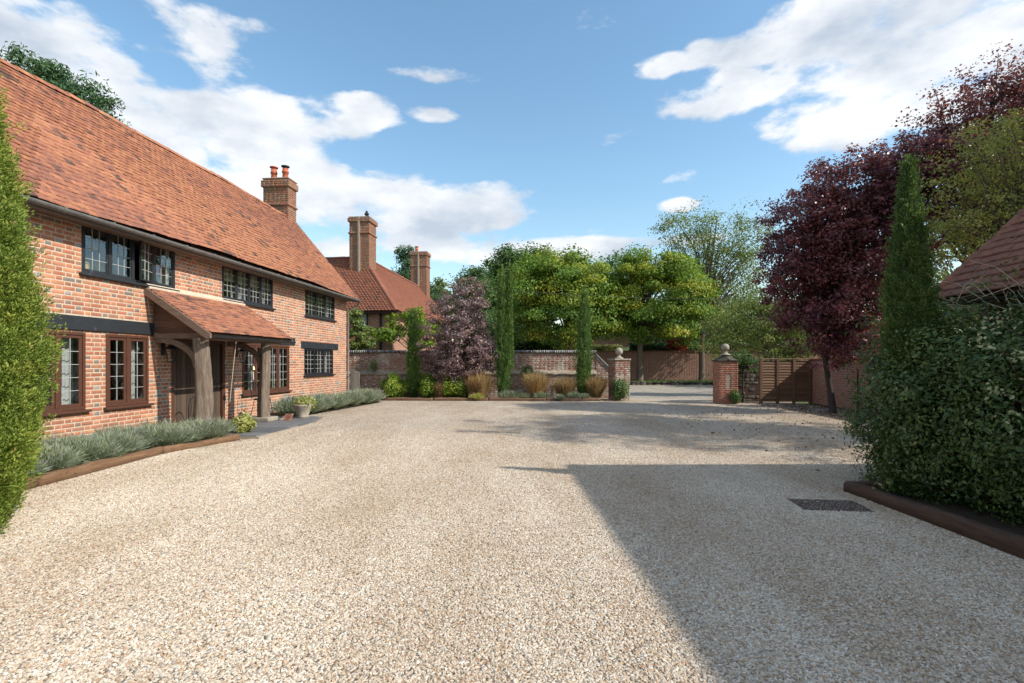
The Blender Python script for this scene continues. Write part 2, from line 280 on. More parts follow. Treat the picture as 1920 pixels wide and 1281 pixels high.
class MB:
    def __init__(s): s.v = []; s.f = []
    def add(s, vs, fs):
        b = len(s.v); s.v += [tuple(p) for p in vs]; s.f += [tuple(i + b for i in f) for f in fs]; return s
    def box(s, x0, x1, y0, y1, z0, z1, bev=0):
        if bev:
            b = min(bev, abs(x1-x0)*.3, abs(y1-y0)*.3, abs(z1-z0)*.3); P = []
            idx = {}
            for ix in (0,1):
                for iy in (0,1):
                    for iz in (0,1):
                        X = (x0,x1)[ix]; Y = (y0,y1)[iy]; Z = (z0,z1)[iz]; dx = b*(1-2*ix); dy = b*(1-2*iy); dz = b*(1-2*iz)
                        for q, p in enumerate(((X,Y+dy,Z+dz),(X+dx,Y,Z+dz),(X+dx,Y+dy,Z))): idx[ix,iy,iz,q] = len(P); P.append(p)
            i = idx; Fs = []
            for a in (0,1):
                Fs.append([i[a,0,0,0],i[a,1,0,0],i[a,1,1,0],i[a,0,1,0]][::1 if a else -1])
                Fs.append([i[0,a,0,1],i[1,a,0,1],i[1,a,1,1],i[0,a,1,1]][::-1 if a else 1])
                Fs.append([i[0,0,a,2],i[1,0,a,2],i[1,1,a,2],i[0,1,a,2]][::1 if a else -1])
            for ix in (0,1):
                for iy in (0,1):
                    for iz in (0,1):
                        f = [i[ix,iy,iz,0],i[ix,iy,iz,1],i[ix,iy,iz,2]]; Fs.append(f if (ix+iy+iz)%2 else f[::-1])
            for a in (0,1):
                for c in (0,1):
                    Fs.append([i[a,c,0,0],i[a,c,1,0],i[a,c,1,1],i[a,c,0,1]]); Fs.append([i[a,0,c,0],i[a,1,c,0],i[a,1,c,2],i[a,0,c,2]]); Fs.append([i[0,a,c,1],i[1,a,c,1],i[1,a,c,2],i[0,a,c,2]])
            return s.add(P, Fs)
        return s.add([(x0,y0,z0),(x1,y0,z0),(x1,y1,z0),(x0,y1,z0),(x0,y0,z1),(x1,y0,z1),(x1,y1,z1),(x0,y1,z1)],
                     [(0,3,2,1),(4,5,6,7),(0,1,5,4),(1,2,6,5),(2,3,7,6),(3,0,4,7)])
    def tube(s, pts, rad, n=7, cap=True, wob=0, seed=0):
        r_ = random.Random(seed); pts = [Vector(p) for p in pts]; rings = []; up = Vector((.13,.27,.95)); b = len(s.v)
        if not isinstance(rad, (list, tuple)): rad = [rad] * len(pts)
        for i, p in enumerate(pts):
            d = (pts[min(i+1, len(pts)-1)] - pts[max(i-1, 0)]).normalized()
            x = d.cross(up)
            if x.length < .15: x = d.cross(Vector((1,0,0)))
            x.normalize(); y = d.cross(x).normalized()
            for j in range(n):
                a = 2*math.pi*j/n; rr = rad[i] * (1 + (r_.random()-.5)*wob)
                s.v.append(tuple(p + x*math.cos(a)*rr + y*math.sin(a)*rr))
        for i in range(len(pts)-1):
            for j in range(n):
                s.f.append((b+i*n+j, b+i*n+(j+1)%n, b+(i+1)*n+(j+1)%n, b+(i+1)*n+j))
        if cap:
            s.f.append(tuple(b+j for j in range(n))); s.f.append(tuple(b+(len(pts)-1)*n+j for j in range(n))[::-1])
        return s
    def lathe(s, prof, cx=0, cy=0, n=20):
        b = len(s.v)
        for (r_, z) in prof:
            for j in range(n):
                a = 2*math.pi*j/n; s.v.append((cx+r_*math.cos(a), cy+r_*math.sin(a), z))
        for i in range(len(prof)-1):
            for j in range(n): s.f.append((b+i*n+j, b+i*n+(j+1)%n, b+(i+1)*n+(j+1)%n, b+(i+1)*n+j))
        s.f.append(tuple(b+j for j in range(n))[::-1]); s.f.append(tuple(b+(len(prof)-1)*n+j for j in range(n))); return s
    def prism(s, poly, axis, a0, a1):
        """poly 2d extruded along axis ('x','y','z')"""
        def P(u, w, a): return {'x': (a,u,w), 'y': (u,a,w), 'z': (u,w,a)}[axis]
        n = len(poly)
        return s.add([P(u,w,a0) for u,w in poly] + [P(u,w,a1) for u,w in poly], [tuple(range(n))[::-1], tuple(range(n,2*n))] + [(i,(i+1)%n,n+(i+1)%n,n+i) for i in range(n)])
    def build(s, name, mat, parent=None, smooth=False, v=None):
        me = bpy.data.meshes.new(name); me.from_pydata(s.v, [], s.f); me.update()
        if v is not None:
            a = me.attributes.new('v', 'FLOAT', 'FACE'); a.data.foreach_set('value', [v]*len(me.polygons))
        if smooth: me.polygons.foreach_set('use_smooth', [True]*len(me.polygons))
        return link(name, me, mat, parent)
def at(px, py, Z): return Vector(((px-960)/F*Z, Z, EYE + (HZ-py)/F*Z))
def root_matrix(root): return Matrix.Translation(root.location) @ Matrix.Rotation(root.rotation_euler[2], 4, 'Z')
UNIT = {}
def pieces(name, parent, root, kind, items, mat, nsingle):
    """items: list of (T, R3x3, S, v). the nearest in frame become objects, the rest one joined part"""
    tv, tf = kind
    if not items: return
    T = np.array([i[0] for i in items], float); Rm = np.array([i[1] for i in items], float); Sc = np.array([i[2] for i in items], float); vs = np.array([i[3] for i in items], float)
    mw = np.array(root_matrix(root)); Wd = T @ mw[:3,:3].T + mw[:3,3]
    px = 960 + F*Wd[:,0]/np.maximum(Wd[:,1], .01); py = HZ - F*(Wd[:,2]-EYE)/np.maximum(Wd[:,1], .01)
    vis = (Wd[:,1] > .5) & (px > 70) & (px < 1925) & (py > -5) & (py < 1290)
    dist = np.linalg.norm(Wd - np.array([0,0,EYE]), axis=1) + np.where(vis, 0, 1000)
    order = np.argsort(dist); ns = min(nsingle, int(vis.sum())); one = order[:ns]; rest = order[ns:]
    key0 = (name, id(tv), mat.name)
    for i in one:
        q = int(vs[i]*15.99); key = key0 + (q,)
        if key not in UNIT:
            me = np_mesh(name, tv, tf, np.full(len(tf), (q+.5)/16)); me.materials.append(mat); UNIT[key] = me
        o = bpy.data.objects.new(name, UNIT[key]); COL.objects.link(o); o.parent = parent
        m = Matrix.Identity(4)
        for a in range(3):
            for b in range(3): m[a][b] = Rm[i][a][b]*Sc[i][b]
            m[a][3] = T[i][a]
        o.matrix_basis = m
    if len(rest):
        o = inst(name + '_field', tv, tf, T[rest], Rm[rest], Sc[rest], vs[rest], mat, parent); o['kind'] = 'stuff'
# unit brick: front face at +X, spans y,z -.5...5, depth 0..-1 ; chamfered
c_ = .035
BRICK_V = [(0,-.5+c_,-.5+2*c_),(0,.5-c_,-.5+2*c_),(0,.5-c_,.5-2*c_),(0,-.5+c_,.5-2*c_),(-.18,-.5,-.5),(-.18,.5,-.5),(-.18,.5,.5),(-.18,-.5,.5),(-1,-.5,-.5),(-1,.5,-.5),(-1,.5,.5),(-1,-.5,.5)]
BRICK_F = [(0,1,2,3),(0,4,5,1),(1,5,6,2),(2,6,7,3),(3,7,4,0),(4,8,9,5),(5,9,10,6),(6,10,11,7),(7,11,8,4)]
BRICK = (np.array(BRICK_V), np.array(BRICK_F))
# unit tile: x across, y upslope, z normal
TILE_V = [(-.5,0,0),(.5,0,0),(.5,1,0),(-.5,1,0),(-.5,0,1),(.5,0,1),(.5,1,1),(-.5,1,1),(0,0,1.12),(0,1,1.12),(0,0,.12)]
TILE = (np.array(TILE_V), np.array([(4,8,9,7),(8,5,6,9),(0,10,8,4),(10,1,5,8),(1,2,6,5),(3,0,4,7)]))
BOXU = (np.array([(-.5,-.5,-.5),(.5,-.5,-.5),(.5,.5,-.5),(-.5,.5,-.5),(-.5,-.5,.5),(.5,-.5,.5),(.5,.5,.5),(-.5,.5,.5)]), np.array([(0,3,2,1),(4,5,6,7),(0,1,5,4),(1,2,6,5),(2,3,7,6),(3,0,4,7)]))
def frame(Nn, Zz=(0,0,1)):
    """columns: x=normal, y=along, z=up"""
    n = Vector(Nn).normalized(); z = Vector(Zz); y = z.cross(n).normalized(); z = n.cross(y)
    return np.array([[n[i], y[i], z[i]] for i in range(3)])
def snoise(a, b, seed=0, sc=1.):
    return .5 + .25*(math.sin(a*1.3*sc+seed)+math.sin(b*1.9*sc+seed*2.1+1.5*math.sin(a*.7*sc)) ) * (.6+.4*math.sin(a*.31*sc+b*.47*sc+seed))
def brick_items(O, along, nrm, L, z0, z1, holes=(), course=.075, top=None, vfun=None, depth=.03, proud=.0015, grey=.32, seed=1, bl=.215, joint=.0125):
    """courses of alternating stretchers and headers on a vertical plane"""
    r_ = random.Random(seed); items = []; Rm = frame(nrm); O = Vector(O); al = Vector(along).normalized(); n = Vector(nrm).normalized()
    nc = int(round((z1-z0)/course)); hd = (bl-joint)/2
    for c in range(nc):
        za = z0 + c*course; zm = za + course/2; y = -(.338/2 if c % 2 else 0) - r_.random()*.02; k = 0
        cuts = sorted([(a, b) for (a, b, c0, c1) in holes if c0 < zm < c1])
        while y < L:
            w_ = bl if k % 2 == 0 else hd
            a0, a1 = max(y, 0), min(y + w_, L); segs = [(a0, a1)]
            for (ca, cb) in cuts:
                ns = []
                for (p, q) in segs:
                    if q <= ca or p >= cb: ns.append((p, q)); continue
                    if p < ca: ns.append((p, ca))
                    if q > cb: ns.append((cb, q))
                segs = ns
            for (p, q) in segs:
                if q - p < .03: continue
                m = (p+q)/2
                if top and zm > top(m) - .03: continue
                v = r_.random()*.8
                if w_ < .15 and r_.random() < grey: v = .84 + r_.random()*.16
                elif r_.random() < .05: v = .8 + r_.random()*.12
                if vfun: v = vfun(m, zm, v, r_)
                pos = O + al*m + n*(proud + r_.random()*.0035); pos.z = O.z + zm
                items.append((tuple(pos), Rm, (depth, q-p, course-joint - r_.random()*.003), v))
            y += w_ + joint; k += 1
    return items
def tile_items(O, A, B, poly, gauge=.12, wid=.165, th=.02, seed=1, patch=.5, sag=None, over=1.4):
    """poly in (a,b) metres; A along, B up the slope"""
    r_ = random.Random(seed); A = Vector(A).normalized(); B = Vector(B).normalized(); Nn = A.cross(B).normalized(); O = Vector(O); items = []; fl = 1
    if Nn.z < 0: Nn = -Nn; fl = -1
    bs = [p[1] for p in poly]; b = min(bs); row = 0; n = len(poly)
    while b < max(bs) - gauge*.3:
        bm = b + gauge/2; xs = []
        for i in range(n):
            (a0, b0), (a1, b1) = poly[i], poly[(i+1) % n]
            if (b0 <= bm) != (b1 <= bm): xs.append(a0 + (bm-b0)/(b1-b0)*(a1-a0))
        if len(xs) >= 2:
            x0, x1 = min(xs), max(xs); a = x0 - (wid/2 if row % 2 else 0)
            while a < x1:
                p, q = max(a, x0), min(a+wid, x1)
                if q - p > .03:
                    m = (p+q)/2; tilt = 1.6*th/gauge*(.62 + r_.random()*.22); yaw = (r_.random()-.5)*.03
                    B2 = (B*math.cos(tilt) - Nn*math.sin(tilt)); A2 = (A*fl + B2*yaw).normalized(); N2 = A2.cross(B2).normalized(); B2 = N2.cross(A2)
                    pt = snoise(m*1.7, b*2.9, seed)*.5 + snoise(m*5.1, b*5.6, seed+3)*.5
                    v = min(.62, max(0, .27 + (snoise(m*.5, b*.8, seed+9)-.5)*.5 + r_.gauss(0,.16)))
                    if r_.random() < max(0, (pt-.5))*1.9*patch + .05*patch: v = .6 + r_.random()*.33
                    pos = O + A*m + B*(b - .01 + r_.random()*.012) + Nn*(.03 + r_.random()*.006)
                    if sag: pos = pos + Vector((0,0,sag(m, b)))
                    items.append((tuple(pos), np.array([[A2[i], B2[i], N2[i]] for i in range(3)]), (q-p-.004, gauge*over, th), v))
                a += wid
        b += gauge; row += 1
    return items

# ================================================================ GROUND
def sheet(name, poly, z, mat, kind='structure', sub=None):
    me = bpy.data.meshes.new(name); me.from_pydata([(x, y, z) for x, y in poly], [], [tuple(range(len(poly)))]); me.update()
    o = link(name, me, mat); o['kind'] = kind; return o
sheet('ground', [(-600,-300),(600,-300),(600,1200),(-600,1200)], -.012, M['field'])
sheet('gravel_yard', [(-7.9,-12),(6.5,-12),(6.5,6.5),(10.3,6.5),(10.3,19),(8,20),(4.5,21),(3.8,21.2),(-7.4,21.2)], 0, M['gravel'])
sheet('road', [(3.6,20.6),(8.3,19.6),(40,22),(40,33),(-10,33.4),(-10,29),(3,27)], -.004, M['road'])
# loose gravel: real stones, thick near the camera and thinning with distance
def gravel_stones():
    def inside(x, y):
        if x < -7.2 or x > 10: return False
        kx = -5.55 if y < 8.3 else (-5.55 + (y-8.3)*.33 if y < 10 else -5.2)
        if x < kx - .02: return False
        if y < 6 and x > 3.86: return False
        return True
    V = []; Fq = []; dn = []; st = .25
    y = 1.6
    while y < 17:
        xl = -1.08*y - .4; xr = 1.08*y + .4; x = math.floor(xl/st)*st
        while x < xr:
            if inside(x, y) and inside(x+st, y+st):
                b = len(V); V += [(x,y,0),(x+st,y,0),(x+st,y+st,0),(x,y+st,0)]; Fq.append((b,b+1,b+2,b+3))
                dn.append(6200 if y < 4.5 else 6200*max(.0, 1-(y-4.5)/7) + 400)
            x += st
        y += st
    me = np_mesh('gravel', np.array(V), np.array(Fq)); a = me.attributes.new('dens', 'FLOAT', 'FACE'); a.data.foreach_set('value', dn)
    o = link('gravel', me, M['pebble'])
    nt = bpy.data.node_groups.new('gravel_scatter', 'GeometryNodeTree')
    nt.interface.new_socket('Geometry', in_out='INPUT', socket_type='NodeSocketGeometry'); nt.interface.new_socket('Geometry', in_out='OUTPUT', socket_type='NodeSocketGeometry')
    N = nt.nodes.new; L = nt.links.new
    gi = N('NodeGroupInput'); go = N('NodeGroupOutput')
    d = N('GeometryNodeDistributePointsOnFaces'); L(gi.outputs[0], d.inputs['Mesh'])
    na = N('GeometryNodeInputNamedAttribute'); na.data_type = 'FLOAT'; na.inputs['Name'].default_value = 'dens'; L(na.outputs[0], d.inputs['Density'])
    ic = N('GeometryNodeMeshIcoSphere'); ic.inputs['Radius'].default_value = 1; ic.inputs['Subdivisions'].default_value = 2
    nz = N('ShaderNodeTexNoise'); nz.inputs['Scale'].default_value = 1.1
    sb = N('ShaderNodeVectorMath'); sb.operation = 'SUBTRACT'; L(nz.outputs['Color'], sb.inputs[0]); sb.inputs[1].default_value = (.5,.5,.5)
    ms = N('ShaderNodeVectorMath'); ms.operation = 'SCALE'; L(sb.outputs[0], ms.inputs[0]); ms.inputs['Scale'].default_value = 1.5
    sp = N('GeometryNodeSetPosition'); L(ic.outputs['Mesh'], sp.inputs['Geometry']); L(ms.outputs[0], sp.inputs['Offset'])
    sm = N('GeometryNodeSetMaterial'); L(sp.outputs[0], sm.inputs['Geometry']); sm.inputs['Material'].default_value = M['pebble']
    ip = N('GeometryNodeInstanceOnPoints'); L(d.outputs['Points'], ip.inputs['Points']); L(sm.outputs[0], ip.inputs['Instance'])
    rv = N('FunctionNodeRandomValue'); rv.data_type = 'FLOAT_VECTOR'; rv.inputs[0].default_value = (-.5,-.5,0); rv.inputs[1].default_value = (.5,.5,6.28); L(rv.outputs[0], ip.inputs['Rotation'])
    sc = N('FunctionNodeRandomValue'); sc.data_type = 'FLOAT_VECTOR'; sc.inputs[0].default_value = (.0055,.0045,.003); sc.inputs[1].default_value = (.0135,.0095,.0065); sc.inputs['Seed'].default_value = 5; L(sc.outputs[0], ip.inputs['Scale'])
    L(ip.outputs[0], go.inputs[0])
    md = o.modifiers.new('scatter', 'NODES'); md.node_group = nt
    tag(o, 'pale loose gravel stones spread over the whole courtyard', 'gravel', kind='stuff')
gravel_stones()

# ================================================================ MAIN HOUSE
TH = math.atan(90/960.)
house = empty('brick_house', 'long two storey orange brick house with clay tile roof and timber porch', 'house', (-8.06,0,0), -TH)
YA, YB = 1.0, 19.4; WZ = 3.92
# windows: (y0,y1,z0,z1)
WIN = dict(a=(7.75,8.73,.66,1.96), b=(9.12,10.07,.66,1.96), c=(13.04,15.30,.64,1.95), d=(16.2,18.25,1.05,1.9), u1=(8.66,10.76,2.97,3.84), u2=(12.26,14.42,2.97,3.82), u3=(16.26,18.37,2.95,3.80), e=(5.6,6.9,.66,1.96), u0=(4.6,6.6,2.97,3.84))
DOOR = (10.66,12.38,.06,1.98)
holes_abs = list(WIN.values()) + [DOOR]
beams = [(1.0,10.2,1.99,2.23),(12.9,15.6,1.97,2.19),(16.0,18.62,1.9,2.12)]
def wall_block(x0, x1, y0, y1, z0, z1, holes):
    mb = MB(); ys = sorted(set([y0, y1] + [h[0] for h in holes] + [h[1] for h in holes])); zs = sorted(set([z0, z1] + [h[2] for h in holes] + [h[3] for h in holes]))
    ny, nz = len(ys)-1, len(zs)-1
    solid = [[not any(h[0] < (ys[i]+ys[i+1])/2 < h[1] and h[2] < (zs[j]+zs[j+1])/2 < h[3] for h in holes) for j in range(nz)] for i in range(ny)]
    for i in range(ny):
        for j in range(nz):
            if not solid[i][j]: continue
            a, b, c, d = ys[i], ys[i+1], zs[j], zs[j+1]
            mb.add([(x1,a,c),(x1,b,c),(x1,b,d),(x1,a,d)], [(0,1,2,3)]); mb.add([(x0,a,c),(x0,b,c),(x0,b,d),(x0,a,d)], [(3,2,1,0)])
            for (ii, jj, P) in ((i-1,j,[(x0,a,c),(x1,a,c),(x1,a,d),(x0,a,d)]),(i+1,j,[(x1,b,c),(x0,b,c),(x0,b,d),(x1,b,d)]),(i,j-1,[(x0,a,c),(x0,b,c),(x1,b,c),(x1,a,c)]),(i,j+1,[(x1,a,d),(x1,b,d),(x0,b,d),(x0,a,d)])):
                if not (0 <= ii < ny and 0 <= jj < nz) or not solid[ii][jj]: mb.add(P, [(0,1,2,3)])
    return mb
wall = wall_block(-.12, 0, YA, YB, 0, WZ, holes_abs)
# gable ends and back wall of the same brick shell
wall.prism([(-4.38,0),(-.121,0),(-.121,3.92),(-2.19,6.45),(-4.38,3.92)], 'y', YB-.3, YB)
wall.prism([(-4.38,0),(-.121,0),(-.121,3.92),(-2.19,6.45),(-4.38,3.92)], 'y', YA, YA+.3)
wall.box(-4.38,-4.1,YA+.3,YB-.3,0,3.92)
wallo = wall.build('wall', M['mortar'], house)
bh = [(a-YA, b-YA, c, d) for (a,b,c,d) in holes_abs + beams]
def bv(m, z, v, r_):
    y = m + YA
    if z > 3.7 and r_.random() < .5: return .78 + r_.random()*.1
    return v
it = brick_items((0,YA,0), (0,1,0), (1,0,0), YB-YA, 0, WZ-.02, bh, vfun=bv, seed=3)
it += brick_items((-4.38,YB,0), (1,0,0), (0,1,0), 4.38, 0, 3.9, seed=5)
it = [i for i in it if not (i[0][1] < 6)] + []
pieces('brick', wallo, house, BRICK, it, M['brick'], 300)
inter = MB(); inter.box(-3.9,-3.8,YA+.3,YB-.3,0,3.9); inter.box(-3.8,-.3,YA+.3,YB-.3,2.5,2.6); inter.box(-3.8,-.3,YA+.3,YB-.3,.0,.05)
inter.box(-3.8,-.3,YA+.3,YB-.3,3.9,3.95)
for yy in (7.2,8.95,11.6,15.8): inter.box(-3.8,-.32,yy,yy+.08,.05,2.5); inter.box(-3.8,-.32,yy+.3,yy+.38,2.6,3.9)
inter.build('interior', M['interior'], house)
for (a,b,c,d) in beams:
    MB().box(-.2,.035,a,b,c,d,.008).build('lintel', M['black_wood'], house)

def make_window(key, n, cols, rows, mat, fw=.055, cfw=.04, sill=True, opened=(), widths=None):
    y0,y1,z0,z1 = WIN[key]; f = MB(); xo, xi = .012, -.09
    f.box(xi,xo,y0,y1,z1-fw,z1,.004); f.box(xi,xo,y0,y1,z0,z0+fw,.004); f.box(xi,xo,y0,y0+fw,z0+fw,z1-fw,.004); f.box(xi,xo,y1-fw,y1,z0+fw,z1-fw,.004)
    wo = None; ys = [y0+fw + (y1-y0-2*fw)*i/n for i in range(n+1)]
    for i in range(1,n): f.box(xi+.002,xo-.002,ys[i]-.028,ys[i]+.028,z0+fw,z1-fw,.004)
    wo = f.build('window', mat, house)
    if sill: MB().box(-.05,.075,y0-.05,y1+.06,z0-.05,z0-.004,.008).build('sill', mat, wo)
    for i in range(n):
        a = ys[i] + (.028 if i else 0); b = ys[i+1] - (.028 if i < n-1 else 0); c, d = z0+fw, z1-fw
        W = b-a; H = d-c; m = MB(); cf = cfw
        m.box(-.035,.0,0,W,H-cf,H,.003); m.box(-.035,.0,0,W,0,cf,.003); m.box(-.035,.0,0,cf,cf,H-cf,.003); m.box(-.035,.0,W-cf,W,cf,H-cf,.003)
        ca = m.build('casement', mat if i not in opened else M['black_metal'], wo)
        piv = Vector((-.005, a, c)); ang = 0
        if i in opened: ang = R(opened[i]); piv = Vector((.01 + W*math.sin(ang), b - W*math.cos(ang), c))
        ca.location = piv; ca.rotation_euler = (0,0,ang)
        br = MB(); bw = .0045; iw = W-2*cf; ih = H-2*cf
        for k in range(1,cols): br.box(-.022,-.006,cf+iw*k/cols-bw,cf+iw*k/cols+bw,cf,H-cf)
        for k in range(1,rows): br.box(-.0215,-.0065,cf,W-cf,cf+ih*k/rows-bw,cf+ih*k/rows+bw)
        lo = br.build('glazing_bars', M['lead'], wo); lo.location = piv; lo.rotation_euler = (0,0,ang)
        key2 = ('pane', round(iw/cols,3), round(ih/rows,3))
        if key2 not in UNIT:
            pw, ph = iw/cols-.002, ih/rows-.002
            me = bpy.data.meshes.new('pane'); mb = MB().box(-.0016,.0016,-pw/2,pw/2,-ph/2,ph/2); me.from_pydata(mb.v, [], mb.f); me.materials.append(M['glass']); UNIT[key2] = me
        Mp = Matrix.Translation(piv) @ Matrix.Rotation(ang, 4, 'Z')
        for k in range(cols):
            for j in range(rows):
                o = bpy.data.objects.new('pane', UNIT[key2]); COL.objects.link(o); o.parent = wo
                o.matrix_basis = Mp @ Matrix.Translation((-.014, cf+iw*(k+.5)/cols, cf+ih*(j+.5)/rows)) @ Matrix.Rotation(rnd.gauss(0,.012),4,'Z') @ Matrix.Rotation(rnd.gauss(0,.012),4,'Y')
    return wo
make_window('a', 2, 2, 5, M['brown'], .05, .055); make_window('b', 2, 2, 5, M['brown'], .05, .055)
make_window('c', 4, 2, 5, M['brown'], .05, .05)
make_window('d', 3, 3, 5, M['black_metal'], .04, .025)
make_window('u1', 4, 3, 4, M['black_wood'], .05, .03, True, {2: 15})
make_window('u2', 4, 3, 5, M['black_wood'], .05, .03)
make_window('u3', 3, 3, 5, M['black_wood'], .045, .03)
make_window('e', 2, 2, 5, M['brown'], .05, .05, False); make_window('u0', 4, 3, 4, M['black_wood'], .05, .03)
# a plain stone course under the sills is not there: only curtains and blinds behind glass
def curtain(y0, y1, z0, z1, label, mat='curtain', name='curtain', cat='curtain', x=-.22, waves=5):
    n = 40; V = []; 
    for i in range(n+1):
        t = i/n; xx = x + .02*math.sin(t*waves*2*math.pi) + .006*math.sin(t*31)
        for z in (z0, z1): V.append((xx, y0+(y1-y0)*t, z))
    for i in range(n+1):
        t = i/n; xx = x - .004 + .02*math.sin(t*waves*2*math.pi) + .006*math.sin(t*31)
        for z in (z0, z1): V.append((xx, y0+(y1-y0)*t, z))
    Fq = []
    for i in range(n):
        Fq.append((2*i,2*i+2,2*i+3,2*i+1)); b = 2*(n+1); Fq.append((b+2*i,b+2*i+1,b+2*i+3,b+2*i+2))
    o = link(name, np_mesh(name, np.array(V), np.array(Fq)), M[mat]); tag(o, label, cat); o.matrix_basis = root_matrix(house); return o
curtain(8.35,8.72,.7,1.9,'pale grey curtain behind the right half of the brown window nearest the conifer', waves=4)
curtain(9.74,10.0,.7,1.92,'white curtain in the brown window just left of the porch', waves=4)
curtain(13.62,13.95,.7,1.9,'white curtain in the brown window directly under the porch eave')
curtain(14.85,15.22,.7,1.9,'white curtain in the brown window light right of the far porch post')
curtain(17.75,18.2,1.08,1.86,'white curtain in the black ground floor window at the far end of the house')
curtain(10.62,10.74,3.0,3.8,'white curtain in the upstairs window beside the pink lampshade', x=-.10, waves=2)
curtain(12.95,13.7,3.0,3.4,'white half curtain in the middle upstairs window')
curtain(14.05,14.36,3.0,3.8,'white curtain at the right of the middle upstairs window')
curtain(18.0,18.3,3.0,3.76,'white curtain in the farthest upstairs window')
for (a,b,w_) in ((12.3,12.8,'left'),(12.85,13.3,'second'),(13.36,13.85,'third')):
    curtain(a,b,3.45,3.79,'beige blind half lowered in the %s light of the middle upstairs window' % w_, 'blind','window_blind','blind', x=-.15, waves=1)
def house_thing(o, x, y, z=0): o.matrix_basis = root_matrix(house) @ Matrix.Translation((x,y,z)); return o
lamp = empty('table_lamp', 'pink shaded lamp standing inside the first upstairs window', 'lamp'); house_thing(lamp, -.29, 10.70, 3.02)
MB().lathe([(.09,0),(.09,.02),(.02,.05),(.02,.25),(.012,.32)], n=14).build('lamp_base', M['white'], lamp)
MB().lathe([(.145,.28),(.155,.29),(.10,.47),(.09,.47)], n=20).build('lamp_shade', M['pink'], lamp)
bx = MB().box(-.1,.1,-.09,.09,0,.16,.01).build('storage_box', M['yellowbox']); tag(bx, 'pale yellow box on the sill in the left light of the first upstairs window', 'box'); house_thing(bx, -.2, 8.83, 3.03)
bx = MB().box(-.005,.005,-.1,.1,0,.3).build('paper_notice', M['white']); tag(bx, 'white sheet standing inside the brown window behind the conifer', 'paper'); house_thing(bx, -.1, 8.32, .75)

# roof
def sag(m, b): return -.06*math.sin(m*.33+.4) + .014*math.sin(m*1.3) + .008*math.sin(m*2.9+b*1.7)
pit = math.atan(1.19); EX, EZ = .40, 3.86
Bv = Vector((-math.cos(pit), 0, math.sin(pit))); RL = (EX+2.19)/math.cos(pit)
rf = MB(); t_ = .06; ap = (-2.19, EZ + (EX+2.19)*1.19)
rf.prism([(EX-.02,EZ-.03),(ap[0],ap[1]-.05),(-4.79,EZ-.03),(-4.79,EZ-.1),(ap[0],ap[1]-.15),(EX-.02,EZ-.1)], 'y', YA-.15, YB+.16)
roof = rf.build('roof', M['deck'], house)
ti = tile_items((EX,YB+.2,EZ), (0,-1,0), Bv, [(0,0),(YB-YA+.4,0),(YB-YA+.4,RL),(0,RL)], seed=4, sag=lambda m,b: sag(YB-m,b))
def fixz(i): return i
# A runs toward the camera so that A x B points outward
pieces('tile', roof, house, TILE, [i for i in ti if i[0][1] > 4.5], M['tile'], 300)
far = MB()
def ridge_tiles(root, parent, p0, p1, r_, mat, step=.33, seed=0, sagf=None, name='ridge_tile'):
    rr = random.Random(seed); p0 = Vector(p0); p1 = Vector(p1); L = (p1-p0).length; n = max(1, int(L/step)); d = (p1-p0).normalized()
    side = d.cross(Vector((0,0,1))).normalized(); up = side.cross(d).normalized()
    prof = [math.pi*(k/6) for k in range(7)]; V = []; Fq = []
    for e in (0, 1):
        rad = 1 if e == 0 else 1.06
        for a in prof: V.append((e, math.cos(a)*rad, math.sin(a)*rad))
    for k in range(6): Fq.append((k, k+7, k+8, k+1))
    V += [(e, math.cos(a)*.86, math.sin(a)*.86) for e in (0,1) for a in prof]
    for k in range(6): Fq += [(14+k,14+k+1,21+k+1,21+k), (k,k+1,14+k+1,14+k), (7+k,21+k,21+k+1,7+k+1)]
    its = []
    for i in range(n):
        pos = p0 + d*(L*i/n)
        if sagf: pos = pos + Vector((0,0,sagf(pos)))
        tl = d + up*(rr.random()-.5)*.05; tl.normalize(); u2 = side.cross(tl).normalized()*1; s2 = side
        its.append((tuple(pos + up*(-.02+rr.random()*.012)), np.array([[tl[k], s2[k], u2[k]] for k in range(3)]), (L/n*1.02, r_, r_*.9), rr.random()*.6))
    pieces(name, parent, root, (np.array(V,float), np.array(Fq)), its, mat, 300)
ridge_tiles(house, roof, (-2.19,YB+.16,ap[1]-.03), (-2.19,4.4,ap[1]-.03), .115, M['tile'], seed=4, sagf=lambda p: sag(p.y, RL))
# gutter with brackets, fascia under it
gt = MB(); prof = [(.035+.07*math.cos(a), .0+.065*math.sin(a)) for a in [math.pi + math.pi*k/8 for k in range(9)]] + [(.035+.058*math.cos(a), .0+.054*math.sin(a)) for a in [2*math.pi - math.pi*k/8 for k in range(9)]]
gut = None; mb = MB(); segs = 30
P0 = [(EX+u, EZ-.045+w) for u, w in prof]
mb.prism(P0, 'y', YA, YB+.22); gut = mb.build('gutter', M['gutter'], house)
for k in range(14):
    y = 7.9 + k*.85; q = MB(); q.prism([(EX+.035+.078*math.cos(a), EZ-.045+.074*math.sin(a)) for a in [math.pi + math.pi*j/8 for j in range(9)]] + [(EX+.115, EZ-.03),(EX-.045,EZ-.03)], 'y', y, y+.03); q.build('gutter_bracket', M['gutter'], gut)
MB().box(.001,EX-.03,YA,YB,EZ-.1,EZ-.08).build('soffit', M['oak_h'], house)
MB().box(EX-.055,EX-.031,YA,YB+.1,EZ-.14,EZ-.06).build('fascia', M['pipe'], house)
dp = MB(); dp.tube([(EX+.03,YB+.12,EZ-.1),(EX+.02,YB+.12,EZ-.22),(.1,YB+.05,EZ-.42),(.06,YB+.03,EZ-.5),(.06,YB+.03,.05)], .038, 10); dpo = dp.build('downpipe', M['pipe'], house, True)
